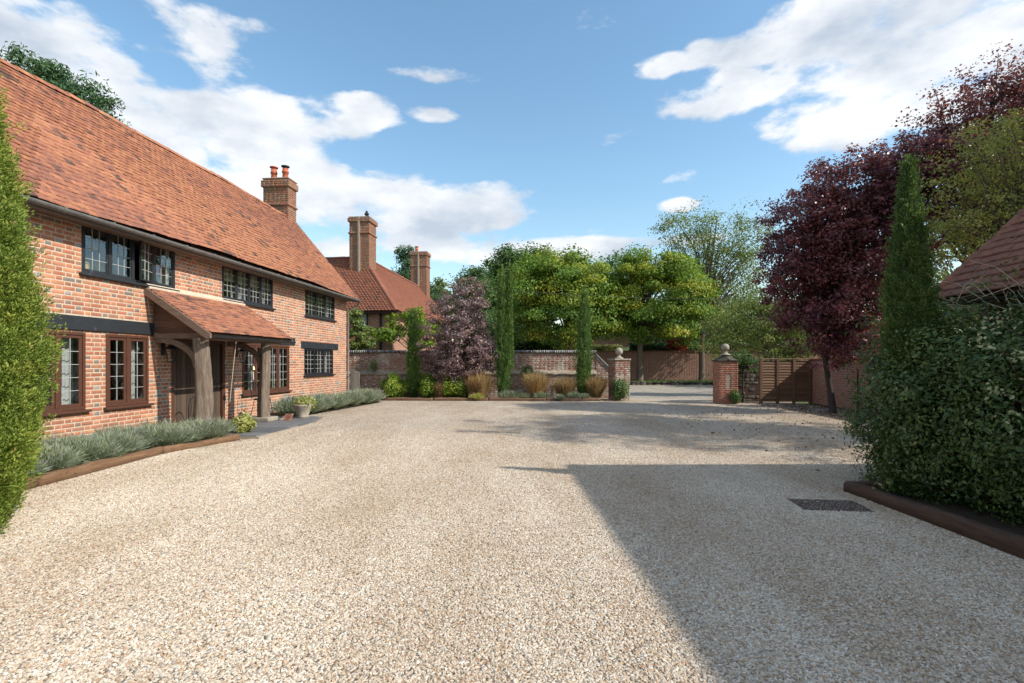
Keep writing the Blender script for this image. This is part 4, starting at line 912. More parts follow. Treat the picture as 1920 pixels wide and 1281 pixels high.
def sprig_group(name, label, pts, mat, ls, n, rad):
    t = empty(name, label, 'shrub', tuple(pts[0])); b0 = Vector(pts[0]); P0 = []
    for p in pts: P0.append(np.array(Vector(p)-b0)+rng.normal(size=(n,3))*rad)
    Pp = np.concatenate(P0); inst('foliage', LEAF[0], LEAF[1], Pp, rot_leaf(np.tile([[-1.,-.4,.6]],(len(Pp),1)),.6), ls*rng.uniform(.6,1.3,len(Pp)), rng.random(len(Pp)), mat, t)
    mb = MB()
    for p in pts:
        q = Vector(p)-b0; mb.tube([tuple(q+Vector((.5,.1,-.5))),tuple(q+Vector((.2,0,-.1))),tuple(q)], [.01,.007,.003], 5)
    mb.build('stems', M['bark'], t)
sprig_group('variegated_shrub', 'cream edged leaves poking out of the big bush at the right edge', [(4.12,4.15,1.5),(4.1,4.3,1.2),(4.02,4.05,1.02),(4.08,4.0,.88),(4.1,4.45,1.62),(4.25,4.5,1.8)], M['l_varieg'], .038, 26, .045)
# bramble like bare twigs over the eave
tw = MB()
for k in range(26):
    p = Vector((rng.uniform(4.5,5.2), rng.uniform(4.3,6.1), rng.uniform(1.75,2.15))); q = p+Vector((rng.uniform(-.55,.1), rng.uniform(-.2,.4), rng.uniform(.0,.3))); r_ = q+Vector((rng.uniform(-.3,.1),rng.uniform(-.2,.2),rng.uniform(-.15,.1)))
    tw.tube([tuple(p),tuple((p+q)/2+Vector((0,0,.06))),tuple(q),tuple(r_)], [.004,.003,.0025,.001], 4, cap=False)
tag(tw.build('climber_twigs', M['rope']), 'thin straw coloured climber twigs straggling over the mossy roof eave', 'climber')

# ================================================================ GARAGE ON THE RIGHT
gar = empty('outbuilding', 'low outbuilding with mossy hipped tile roof behind the big bush', 'outbuilding', (5.0,6.15,0), R(2))
# local: eave corner at origin, x to the right, y away; building goes toward -y
GE = 2.19; gp = 1.2; HW = 3.5; HZ2 = GE+HW*gp; GL = 16; hipd = 1.75
gw = MB(); gw.box(.4,2*HW-.4,-GL+.4,-.4,0,GE+.1); gwo = gw.build('wall', M['deck'], gar)
its = []
for k in range(14):
    MB().box(.37,.398,-7,-.38,.05+k*.15,.05+k*.15+.142,.004).build('weatherboard', M['siding'], gwo, v=rnd.random())
gr = MB(); gr.add([(0,0,GE-.03),(2*HW,0,GE-.03),(HW,-hipd,HZ2-.03),(HW,-GL+hipd,HZ2-.03),(0,-GL,GE-.03),(2*HW,-GL,GE-.03)], [(0,2,1),(0,4,3,2),(1,2,3,5),(4,5,3),(0,1,5,4)])
gro = gr.build('roof', M['deck'], gar)
sl = math.hypot(HW, HW*gp); Bg = Vector((HW,0,HW*gp)).normalized()
its = tile_items((0,0,GE), (0,-1,0), Bg, [(0,0),(GL,0),(GL-hipd,sl),(hipd,sl)], gauge=.115, wid=.175, th=.016, seed=21)
def toward_cam(i): return i[0][1] > -7
its = [i for i in its if toward_cam(i)]
pieces('tile', gro, gar, TILE, its, M['tile_g'], 300)
slh = math.hypot(hipd, HW*gp); Bh = Vector((0,-hipd,HW*gp)).normalized()
pieces('tile', gro, gar, TILE, tile_items((2*HW,0,GE), (-1,0,0), Bh, [(0,0),(2*HW,0),(HW,slh)], gauge=.115, wid=.175, th=.016, seed=22), M['tile_g'], 0)
ridge_tiles(gar, gro, (0,0,GE+.0), (HW,-hipd,HZ2), .075, M['tile_g'], .17, 5, name='hip_tile')
ridge_tiles(gar, gro, (HW,-hipd,HZ2), (HW,-GL+hipd,HZ2), .12, M['tile_g'], .4, 6)
q = MB(); q.prism([(-.07+u*.7, GE-.07+w_*.7) for u, w_ in prof], 'y', -GL, .02); q.build('gutter', M['black_metal'], gar)
cv = MB().box(-.33,.33,-.21,.21,0,.018,.006).build('drain_cover', M['rust']); tag(cv, 'rusty brown metal cover lying in the gravel beside the dark sleeper', 'drain cover'); cv.location = (3.22,5.2,-.0125); cv.rotation_euler = (0,0,-.12)

# ================================================================ FAR BED, GARDEN WALL, PILLARS
gwall = empty('garden_wall', 'weathered brick garden wall with blue grey coping behind the far bed', 'wall', (-6.75,20.95,0), 0)
gwL = 10.2
core = MB().box(0,gwL,0.02,.35,0,1.83); core.box(0,gwL,-.12,.02,0,.98)
co = core.build('wall', M['mortar_old'], gwall)
its = brick_items((0,.02,0),(1,0,0),(0,-1,0),gwL,1.1,1.85,seed=31,course=.075) + brick_items((0,-.12,0),(1,0,0),(0,-1,0),gwL,0,.98,seed=32,course=.0754)
pieces('brick', co, gwall, BRICK, its, M['brick_old'], 300)
nseg = 24; led = MB()
for k in range(nseg):
    a = k*gwL/nseg; led.prism([(-.17-rnd.random()*.02,.93+rnd.random()*.03),(-.17,1.02+rnd.random()*.02),(.0,1.12+rnd.random()*.03),(.02,.93)], 'x', a, a+gwL/nseg)
lo = MB(); 
V = []; n = 60
for i in range(n+1):
    a = gwL*i/n; 
    for (y, z) in ((-.12,.95),(-.17,.96),(-.165,1.0),(-.10,1.07),(.018,1.13)): V.append((a, y+rnd.uniform(-.012,.012), z+rnd.uniform(-.02,.02)))
Fq = [(i*5+j, (i+1)*5+j, (i+1)*5+j+1, i*5+j+1) for i in range(n) for j in range(4)]
link('ledge', np_mesh('ledge', np.array(V), np.array(Fq)), M['ledge'], gwall)
cp = []; x = 0; k = 0
while x < gwL-.05:
    cp.append(((x+.035, .165+rnd.uniform(-.006,.006), 1.9+rnd.uniform(-.004,.004)), np.eye(3), (.064,.42,.11), rnd.random())); x += .075
pieces('coping_brick', gwall, gwall, BOXU, cp, M['coping'], 300)
# low flaring wing to the pillar with sloping stone coping
wing = empty('wing_wall', 'short sloping brick wing wall joining the garden wall to the left gate pillar', 'wall', (3.45,20.95,0), 0)
wl = .75; 
w1 = MB().prism([(0,0),(wl,0),(wl,1.0),(0,1.75)], 'y', -.0, .3); w1o = w1.build('wall', M['mortar_old'], wing)
pieces('brick', w1o, wing, BRICK, brick_items((0,0,0),(1,0,0),(0,-1,0),wl,0,1.7,seed=35,top=lambda m: 1.75-m), M['brick_old'], 300)
MB().prism([(-.03,1.84),(0,1.76),(wl,1.01),(wl,1.10)], 'y', -.05,.35).build('coping', M['coping'], wing, v=.6)
def pillar(label, x, y, w_, h, rot, ballr, seed, cap):
    p = empty('gate_pillar', label, 'pillar', (x,y,0), rot, 'brick pillars of the gateway'); a = w_/2
    c = MB().box(-a+.02,a-.02,-a+.02,a-.02,0,h-.06); c0 = c.build('shaft', M['mortar_old'], p); its = []
    nc = round((h-.06)/.075); cs = (h-.06)/nc
    for (O, al, nn) in (((-a,-a+.01,0),(1,0,0),(0,-1,0)), ((a-.01,-a,0),(0,1,0),(1,0,0)), ((-a+.01,-a,0),(0,1,0),(-1,0,0)), ((-a,a-.01,0),(1,0,0),(0,1,0))):
        its += brick_items(O, al, nn, w_, 0, h-.06, [(w_/2-.08,w_/2+.08,.55,1.05)] if nn == (0,-1,0) else (), course=cs, seed=seed+int(nn[0]*3+nn[1]*5))
    pieces('brick', c0, p, BRICK, its, M['brick_old'] if seed < 50 else M['brick_right'], 300)
    cm = MB().box(-a-.03,a+.03,-a-.03,a+.03,h-.06,h,.012)
    if cap: cm.lathe([(a*1.25,h),(.1,h+.16),(.08,h+.18)], n=4)
    cm.build('cap', M['stone'] if not cap else M['rubble'], p, v=.4)
    zb = h+(.16 if cap else 0)
    MB().lathe([(.17,zb),(.17,zb+.03),(.09,zb+.07),(.055,zb+.13),(.07,zb+.16)] + [(ballr*math.cos(t), zb+.15+ballr*.9+ballr*math.sin(t)) for t in [R(-62)+R(150)*k/9 for k in range(10)]], n=24).build('ball_finial', M['stone'], p, True)
    return p
pillar('left gate pillar of whitish flaking brick topped by a stone ball', 4.17, 19.95, .63, 1.6, R(14), .15, 41, False)
pillar('right gate pillar of shaded red brick under the pale green tree', 7.6, 18.25, .66, 1.55, R(-3), .14, 61, True)
# ivy at pillars
shrub('ivy', 'low ivy clump at the foot of the left gate pillar', 'shrub', 4.1,19.45,.33,.85,2200,.055, M['l_green'])
shrub('ivy', 'small ivy clump at the foot of the right gate pillar', 'shrub', 7.75,17.8,.22,.5,900,.05, M['l_green'])
# small grey wooden gate next to the house
sg = empty('side_gate', 'narrow silver grey wooden gate between house and garden wall', 'gate', (-6.3,19.95,0), 0)
for k in range(4): MB().box(-.0+k*.09,.084+k*.09,0,.025,.05,1.18-.03*k,.004).build('board', M['greywood'], sg, v=rnd.random())
MB().box(0,.36,.026,.06,.3,.38,.004).build('rail', M['greywood'], sg, v=.5); MB().box(0,.36,.026,.06,.9,.98,.004).build('rail', M['greywood'], sg, v=.3)

# ================================================================ RIGHT: rubble wall, fence, brick wall
rub = empty('rubble_wall', 'dark shaded stone wall between right gate pillar and brown fence', 'wall', (7.95,18.9,0), 0)
rb = MB().box(0,1.3,.05,.3,0,1.5).build('wall', M['deck'], rub); its = []
z = 0
while z < 1.45:
    h_ = rnd.uniform(.1,.17); x = -.05
    while x < 1.25:
        l_ = rnd.uniform(.14,.3); its.append(((x+l_/2,.05+rnd.uniform(-.02,.01),z+h_/2), frame((0,-1,0)), (.06,l_-.012,h_-.012), rnd.random())); x += l_
    z += h_
pieces('stone', rb, rub, BRICK, its, M['rubble'], 300)
fen = empty('wooden_fence', 'brown wooden fence of three lapped panels between stone wall and brick wall', 'fence', (8.82,18.15,0), 0)
FW = 1.75
for k in range(4):
    x = k*FW/3; MB().box(x-.045,x+.045,-.05,.04,0,1.56,.006).build('post', M['fence'], fen, v=rnd.random()*.5)
for k in range(3):
    x0, x1 = k*FW/3+.046, (k+1)*FW/3-.046
    for j in range(15):
        z = .06+j*.096; b = MB(); b.prism([(-.012,z),(-.03,z+.004),(-.006,z+.108),(.004,z+.105)], 'x', x0, x1); b.build('slat', M['fence'], fen, v=rnd.random())
MB().box(-.05,FW+.05,-.06,.05,1.562,1.6,.006).build('top_rail', M['fence'], fen, v=.8)
rw = empty('brick_wall', 'red brick boundary wall running behind the purple tree to the big bush', 'wall', (10.62,18.2,0), 0)
# runs toward camera along -y, face toward -x
RWL = 9.2; c = MB().box(.02,.3,-RWL,0,0,1.52).build('wall', M['mortar_old'], rw)
rw.rotation_euler = (0,0,R(-3.5))
its = brick_items((.02,-RWL,0),(0,1,0),(-1,0,0),RWL,0,1.5,seed=71)
pieces('brick', c, rw, BRICK, its, M['brick_right'], 300)
cp = []; y = -RWL
while y < 0: cp.append(((.16,y+.035,1.57+rnd.uniform(-.004,.004)), np.eye(3), (.36,.064,.10), rnd.random())); y += .075
pieces('coping_brick', rw, rw, BOXU, cp, M['brick_right'], 300)

# ================================================================ ACROSS THE ROAD
vg = sheet('grass_verge', [(-12,33.2),(40,32.6),(40,39),(-12,39)], .16, M['grass_g'])
P = []; 
n = 9000; Pg = np.stack([rng.uniform(-2,22,n), rng.uniform(33.1,35.9,n), np.full(n,.15)],1)
tag(inst('grass', BLADE[0], BLADE[1], Pg, rot_from(np.tile([[0.,-.2,1.]],(n,1)),.35), np.stack([np.full(n,.02),rng.uniform(.08,.2,n),np.full(n,.1)],1), rng.random(n), M['l_grass']), 'short green grass on the verge across the road', 'grass', kind='stuff')
its = []; x = -3
while x < 24:
    l_ = rnd.uniform(.2,.5)
    for j in range(2): its.append(((x+l_/2+rnd.uniform(-.1,.1), 32.95+rnd.uniform(-.05,.05)+j*.06, .02+j*.13+rnd.uniform(-.02,.02)), frame((rnd.uniform(-.2,.2),-1,rnd.uniform(-.1,.3))), (.2,l_,rnd.uniform(.1,.17)), rnd.random()))
    x += l_*.95
er = bpy.data.objects.new('stone_edging', None); 
T = its; o = inst('stone_edging', BRICK[0], BRICK[1], [i[0] for i in T], [i[1] for i in T], [i[2] for i in T], [i[3] for i in T], M['rubble']); tag(o, 'rough stones edging the grass verge across the road', 'stones', kind='stuff')
fw = empty('far_wall', 'long red brick wall across the road behind the tree trunks', 'wall', (-8,36.2,0), 0)
c = MB().box(0,34,.03,.35,0,2.2).build('wall', M['mortar_old'], fw)
its = brick_items((0,.03,0),(1,0,0),(0,-1,0),30,.1,2.2,seed=81)
pieces('brick', c, fw, BRICK, [i for i in its if i[0][0] > 9], M['brick_far'], 0)
MB().box(0,34,-.03,.4,2.2,2.29,.01).build('coping', M['brick_far'], fw, v=.9)
# lawn bank, hedge and low brick outbuilding beyond
lw = link('lawn', np_mesh('lawn', np.array([(-40,36.55,2.12),(70,36.55,2.12),(70,62,3.9),(-40,62,3.9),(-40,36.5,-.2),(70,36.5,-.2)]), np.array([(0,1,2,3),(4,5,1,0)])), M['grass_g']); lw['kind'] = 'structure'
ob = empty('far_outbuilding', 'plain dark red brick building glimpsed between the two round trees', 'outbuilding', (5.2,47,0), 0)
c = MB().box(0,7,0.03,3,1.9,4.1).build('wall', M['mortar_old'], ob)
pieces('brick', c, ob, BRICK, brick_items((0,.03,0),(1,0,0),(0,-1,0),7,2.0,4.1,seed=83,course=.1,bl=.3), M['brick_far'], 0)
MB().prism([(-.2,4.1),(3.2,4.1),(1.5,5.0)], 'x', -.2, 7.2).build('roof', M['tile_b'], ob, v=.5)
def hedge(name, label, x0, x1, y, z0, h, d, n, mat, ls=.12):
    t = tag(None or bpy.data.objects.new(name, None), label, 'hedge'); COL.objects.link(t); t.location = (x0,y,z0)
    MB().box(.1,x1-x0-.1,.1,d-.1,-.3,h*.85).build('hedge_core', M['deck'], t)
    P = np.stack([rng.uniform(0,x1-x0,n), rng.uniform(0,d,n)*rng.choice([0,1],n,p=[.6,.4]), rng.uniform(0,h,n)],1); top = rng.random(n) < .35; P[top,2] = h; P[top,1] = rng.uniform(0,d,top.sum())
    P += rng.normal(0,.05,P.shape); inst('foliage', LEAF[0], LEAF[1], P, rot_leaf(np.tile([[0,-.6,.6]],(n,1))), ls*rng.uniform(.6,1.3,n), rng.random(n), mat, t)
hedge('clipped_hedge','clipped yellow green hedge behind the far wall right of the second pencil cypress',6.2,8.6,40,2.0,.75,.9,5000,M['l_yel'],.09)
hedge('clipped_hedge','dark clipped hedge behind the far wall beyond the tall pencil cypress',-1,6.0,41,2.0,.9,.9,6000,M['l_green'],.12)

hedge('clipped_hedge','low dark green hedge along the front of the lawn above the far wall',8.8,26,38.2,2.1,.75,.8,9000,M['l_green'],.14)
hedge('clipped_hedge','dark hedge at the back of the lawn far behind the gateway',6,34,58,3.4,2.6,1.5,9000,M['l_green'],.3)
# ================================================================ NEIGHBOUR HOUSE
h2 = empty('neighbour_house', 'second brick house with hipped tile roof and tall chimneys behind the garden wall', 'house', (-5.65,24.1,0), -TH)
HB = 13.4; HWD = 10
w2h = [(-1.85+HWD,-1.18+HWD,3.0,3.8)]
c = MB(); c.box(-HWD,-.3,.02,.3,0,3.9); c.box(-.3,-.02,.02,HB,0,3.9); c.box(-HWD,-4.4,.3,4.4,0,3.9); c.box(-4.4,-4.1,4.4,HB,0,3.9); c.prism([(-4.4,0),(-.02,0),(-.02,3.9),(-2.2,6.5),(-4.4,3.9)],'y',HB-.02,HB+.1)
co = c.build('wall', M['mortar_old'], h2)
its = brick_items((-HWD,.02,0),(1,0,0),(0,-1,0),HWD,1.5,3.9,w2h+[(HWD-3.6,HWD-1.0,2.0,2.8)],seed=91,grey=.1) + brick_items((-.02,0,0),(0,1,0),(1,0,0),HB,1.5,3.9,seed=92,grey=.1)
pieces('brick', co, h2, BRICK, its, M['brick_right'], 300)
e2 = .36; ez = 3.86; rz_ = 6.86; ln = (2.2+e2); pz = (rz_-ez)/ln; sl2 = math.hypot(ln, rz_-ez)
r2 = MB(); r2.add([(e2,-e2,ez-.03),(-HWD,-e2,ez-.03),(-HWD,2.2,rz_-.03),(-2.2,2.2,rz_-.03),(-2.2,HB+.2,rz_-.03),(e2,HB+.2,ez-.03),(-4.76,HB+.2,ez-.03),(-4.76,4.76,ez-.03),(-HWD,4.76,ez-.03)],
    [(0,1,2,3)[::-1],(0,3,4,5)[::-1],(3,7,6,4),(2,8,7,3)])
r2.box(-HWD,e2-.02,-e2+.02,-.0,ez-.1,ez-.05); r2.box(.0,e2-.02,0,HB+.1,ez-.1,ez-.05)
r2o = r2.build('roof', M['deck'], h2)
# front plane: along +x, upslope +y ; polygon in (a from x=-HWD)
B1 = Vector((0,ln,rz_-ez)).normalized()
pieces('tile', r2o, h2, TILE, tile_items((-HWD,-e2,ez), (1,0,0), B1, [(0,0),(HWD+e2,0),(HWD-2.2,sl2),(0,sl2)], seed=95, patch=.5), M['tile_b'], 0)
B2 = Vector((-ln,0,rz_-ez)).normalized()
pieces('tile', r2o, h2, TILE, tile_items((e2,HB+.2,ez), (0,-1,0), B2, [(0,0),(HB+.2+e2,0),(HB+.2-2.2,sl2),(0,sl2)], seed=96, patch=.3), M['tile_b'], 0)
ridge_tiles(h2, r2o, (e2,-e2,ez), (-2.2,2.2,rz_), .11, M['tile_b'], .2, 7, name='hip_tile')
ridge_tiles(h2, r2o, (-2.2,2.2,rz_), (-2.2,HB+.2,rz_), .12, M['tile_b'], .35, 8); ridge_tiles(h2, r2o, (-HWD,2.2,rz_), (-2.2,2.2,rz_), .12, M['tile_b'], .35, 9)
make_chimney(h2, -2.72,-1.68,1.5,2.5,5.6,8.8,M['brick_chim'],[(7.95,8.03,.04),(8.55,8.75,.06)],300,[],True)
MB().lathe([(.1,8.8),(.1,8.92),(.06,8.98),(.13,9.05),(.05,9.2),(.02,9.25)], -2.0, 2.0, 12).build('chimney_cowl', M['black_metal'], h2)
make_chimney(h2, -2.75,-1.55,12.2,13.1,5.9,9.35,M['brick_chim'],[(8.3,8.38,.04),(9.1,9.3,.06)],0,[(-2.4,12.6,.35,'terracotta')],True)
# upstairs window
f = MB(); a, b, c0, d = -1.85,-1.18,3.0,3.8
f.box(a,b,-.03,.02,d-.05,d); f.box(a,b,-.03,.02,c0,c0+.05); f.box(a,a+.05,-.03,.02,c0,d); f.box(b-.05,b,-.03,.02,c0,d); f.box((a+b)/2-.03,(a+b)/2+.03,-.03,.02,c0,d)
wo = f.build('window', M['black_wood'], h2)
for k in range(2):
    x0 = a+.05+k*((b-a)/2-.02); x1 = x0+(b-a)/2-.08
    for i in range(2):
        for j in range(4):
            MB().box(x0+(x1-x0)*i/2+.006,x0+(x1-x0)*(i+1)/2-.006,-.012,-.008,c0+.05+(d-c0-.1)*j/4+.006,c0+.05+(d-c0-.1)*(j+1)/4-.006).build('pane', M['glass'], wo)
MB().box(a,b,-.004,.0,c0,d).build('net_curtain', M['curtain'], wo)
# black corner timber and lean to roof
MB().box(-.6,-.48,-.03,.0,1.5,3.84).build('timber_post', M['black_wood'], h2)
lt = MB().prism([(-.02,2.75),(-1.15,2.08),(-1.15,2.0),(-.02,2.6)], 'x', -3.6, -1.2); lto = lt.build('lean_to_roof', M['deck'], h2)
Bl = Vector((0,1.13,.67)).normalized(); pieces('tile', lto, h2, TILE, tile_items((-3.6,-1.17,2.09),(1,0,0),Bl,[(0,0),(2.45,0),(2.2,1.3),(0,1.3)],seed=97), M['tile_b'], 0)
# low end wing of the neighbour with plain tile roof seen behind the mauve tree

# ================================================================ PLANTS IN THE FAR BED
def pprof(wd): return lambda t: wd*(min(1,.62+t*1.8)*(1-t**2.2)**.6)*(.98 if t < .9 else .9)+.012
pc = 'pencil cypresses in the far bed'
for (px, top, Z, wd, lab) in ((775,585,20.2,.27,'short pencil cypress, leftmost of the three in the far bed'),(1095,540,20.0,.37,'pencil cypress with one pointed tip, right of the other two')):
    p = at(px, top, Z); column('pencil_cypress', lab, p.x, Z, p.z, pprof(wd*.62), 26000, .06, M['l_cypress'], pc, asp=(.3,1,1), lump=.06, outw=.08, plen=.5, lpp=60, pw=.7)
p = at(945,505,20.0); col2 = column('pencil_cypress', 'tallest pencil cypress with two tips, beside the mauve tree', p.x, 20.0, p.z, pprof(.22), 30000, .06, M['l_cypress'], pc, asp=(.3,1,1), lean=(-.1,0), lump=.06, outw=.08, plen=.5, lpp=60, pw=.7)
n = 9000; tt = rng.random(n); a = rng.random(n)*6.28; rr = .16*(1-tt**2.2)**.6*rng.uniform(.6,1,n)
inst('foliage', SPRAY[0], SPRAY[1], np.stack([.2+rr*np.cos(a), rr*np.sin(a), 1.2+tt*(p.z-1.25)],1), rot_from(np.stack([np.cos(a)*.4,np.sin(a)*.4,np.ones(n)],1),.3), (.08*rng.uniform(.6,1.4,n))[:,None]*np.array([.35,1,1]), rng.random(n), M['l_cypress'], col2)
Z = 20.3
make_tree('mauve_tree','small mauve silver leaved tree between two pencil cypresses','tree',(at(875,0,Z).x,Z,0),
    [px_blob(870,650,Z,62,52),px_blob(855,600,Z,52,55),px_blob(905,655,Z,32,58),px_blob(880,560,Z,34,38),px_blob(815,655,Z,30,38),px_blob(850,695,Z,45,26)], 620, 46, .075, .2, M['l_silver'], M['bark_d'], .06, nbr=40, tint=.4, top=.8)
for (px, r_, h, lab, mt, n, ls) in ((738,.55,.95,'bushy green shrub at the left end of the far bed','l_fresh',4200,.07),(805,.5,.95,'green and russet shrub just right of the short pencil cypress','l_fresh',3000,.07),(850,.55,.98,'yellow green shrub under the mauve tree','l_fresh',3600,.07)):
    shrub('shrub', lab, 'shrub', at(px,0,20.0).x, 20.05, r_, h, n, ls, M[mt], group='leafy shrubs in the far bed')
gi = 0
for (px, h, lab) in ((900,1.05,'straw coloured grass clump left of the tallest pencil cypress'),(1003,1.05,'straw coloured grass clump between the two tall pencil cypresses'),(1056,.85,'straw coloured grass clump just left of the right pencil cypress'),(1118,.9,'straw coloured grass clump between pencil cypress and gate pillar'),(826,.7,'russet grass tuft among the leafy shrubs')):
    x = at(px,0,19.95).x; t = empty('grass_clump', lab, 'grass clump', (x,19.9,0), 0, 'straw coloured grass clumps in the far bed')
    P0 = np.array([(rng.normal(0,.1),rng.normal(0,.08),.03) for _ in range(14)]); tufts(P0, 240, h, M['l_tan'], 'blades', .012, .55, t)
for (px, y, r_, lab) in ((955,19.62,.34,'wide pale lavender clump at the foot of the tallest cypress'),(980,19.62,.26,'pale lavender clump before the middle grass clump'),(1017,19.6,.28,'pale lavender clump left of the stone in the far bed'),(1050,19.3,.2,'small lavender tuft spilling over the sleeper'),(1077,19.55,.3,'pale lavender clump before the right cypress'),(1098,19.5,.22,'last lavender clump before the gate pillar'),(893,19.45,.24,'yellowish low tuft before the left grass clump')):
    x = at(px,0,y).x; t = empty('lavender_plant', lab, 'lavender', (x,y,0), 0, 'lavender plants in the far bed')
    P0 = np.array([(rng.normal(0,r_*.35),rng.normal(0,.06),.06) for _ in range(6)]); tufts(P0, 260, r_*1.1, M['l_lav'] if px != 893 else M['l_yel'], 'blades', .013, 1.25, t)
for (px, h, lab) in ((990,1.4,'thin dark weed hanging on the wall ledge'),):
    p = at(px,690,20.7); t = shrub('wall_weed', lab, 'plant', p.x, 20.72, .28, .5, 500, .06, M['l_green'], z0=.85)
p = at(700,670,20.7); shrub('wall_weed', 'pale weed growing on the left of the garden wall', 'plant', p.x, 20.8, .2, .5, 350, .05, M['l_pale'], z0=1.1)
st = MB().box(-.05,.05,-.05,.05,0,.62,.02).build('stone_post', M['stone']); tag(st, 'short pale stone post among the grass clumps', 'post'); st.location = (at(1035,0,20).x,20.1,0)
# wisteria like climber and shrubs in front of neighbour house
make_tree('climber', 'bright green climber on the neighbour house corner behind the short cypress', 'climber', (-4.3,23.2,0),
    [px_blob(765,610,23.4,38,22,.5),px_blob(728,625,23.4,28,14,.5),px_blob(800,628,23.4,30,26,.5),px_blob(778,590,23.4,18,14,.4)], 150, 32, .12, .2, M['l_fresh'], M['bark'], .07, nbr=20, top=1.5)
make_tree('garden_shrub', 'tall yellow green shrub between the house corner and the neighbour house', 'shrub', (at(668,0,22.4).x,22.4,0),
    [px_blob(666,600,22.4,12,26,.4),px_blob(672,630,22.4,20,26,.5),px_blob(690,640,22.4,14,10,.4)], 90, 34, .12, .18, M['l_pale'], M['bark'], .05, nbr=14, top=1.2)

# ================================================================ TREES
ZA = 34
rg = 'two round crowned trees across the road'
make_tree('round_crowned_tree','round yellow green tree across the road, behind the right pencil cypress','tree',(at(1070,0,ZA).x,ZA,.1),
    [px_blob(1058,552,ZA,84,76),px_blob(1000,592,ZA,42,34),px_blob(1118,585,ZA,40,40),px_blob(1045,500,ZA,54,34),px_blob(1090,515,ZA,40,36),px_blob(985,550,ZA,36,36),px_blob(1060,618,ZA,46,16)], 230, 230, .16, .8, M['l_lime'], M['bark'], .24, nbr=30, group=rg, flat=.42, tint=.72, droop=.3, inner=.55, spike=.3, top=2.3)
make_tree('round_crowned_tree','round yellow green tree across the road, above the gateway','tree',(at(1200,0,34.6).x,34.6,.1),
    [px_blob(1232,548,34.6,84,78),px_blob(1298,570,34.6,42,44),px_blob(1172,592,34.6,42,34),px_blob(1225,494,34.6,50,32),px_blob(1175,530,34.6,36,36),px_blob(1280,520,34.6,38,34),px_blob(1240,622,34.6,56,16)], 230, 230, .16, .8, M['l_lime'], M['bark'], .22, nbr=30, group=rg, flat=.42, tint=.72, droop=.3, inner=.55, spike=.3, top=2.6)
make_tree('wispy_tree','tall airy willow like tree right of the round trees','tree',(at(1316,0,34.9).x,34.9,.1),
    [px_blob(1290,430,36,52,44),px_blob(1345,450,36,56,50),px_blob(1400,450,36,44,50),px_blob(1350,520,36,60,60),px_blob(1290,500,36,40,50),px_blob(1400,530,36,40,50),px_blob(1340,600,36,50,50)], 420, 50, .13, .6, M['l_pale'], M['bark'], .2, nbr=70, flat=.7, tint=.4, inner=.3, top=3.0)
make_tree('garden_tree','pale green tree leaning over the right gate pillar','tree',(at(1447,0,22).x,22,0),
    [px_blob(1400,600,22,62,50),px_blob(1450,620,22,55,45),px_blob(1350,635,22,42,36),px_blob(1440,560,22,50,40),px_blob(1490,600,22,40,50)], 420, 46, .085, .32, M['l_pale'], M['bark'], .1, nbr=40, inner=.3, flat=.6, tint=.5, top=1.8)
make_tree('far_tree','dark green tree behind the left of the round trees','tree',(at(955,0,50).x,50,0),
    [px_blob(955,500,50,40,38),px_blob(940,560,50,45,60),px_blob(990,540,50,50,60),px_blob(1010,490,50,30,24)], 300, 70, .26, .8, M['l_green'], M['bark'], .3, flat=.7)
make_tree('far_tree','small rounded green tree behind the mauve tree','tree',(at(885,0,46).x,46,0),
    [px_blob(885,535,46,40,30),px_blob(870,580,46,45,40),px_blob(915,590,46,45,50)], 220, 60, .24, .7, M['l_green'], M['bark'], .25, flat=.7)
make_tree('far_tree','dark tree seen between the two round crowned trees','tree',(at(1150,0,48).x,48,0),
    [px_blob(1145,510,48,44,34),px_blob(1140,570,48,60,50),px_blob(1180,600,48,60,40)], 240, 60, .24, .8, M['l_green'], M['bark'], .25, flat=.7)
make_tree('far_tree','green tree low behind the wispy tree','tree',(at(1320,0,50).x,50,0),
    [px_blob(1300,540,50,55,55),px_blob(1360,600,50,60,40),px_blob(1440,610,50,50,40),px_blob(1270,600,50,50,40)], 260, 60, .26, .9, M['l_green'], M['bark'], .3, flat=.7)
make_tree('far_tree','bushy trees behind the garden wall left of the tall cypress','tree',(at(900,0,40).x,40,0),
    [px_blob(985,625,40,48,26),px_blob(915,620,40,55,36),px_blob(1020,640,40,40,16)], 200, 60, .2, .6, M['l_green'], M['bark'], .15, flat=.8)
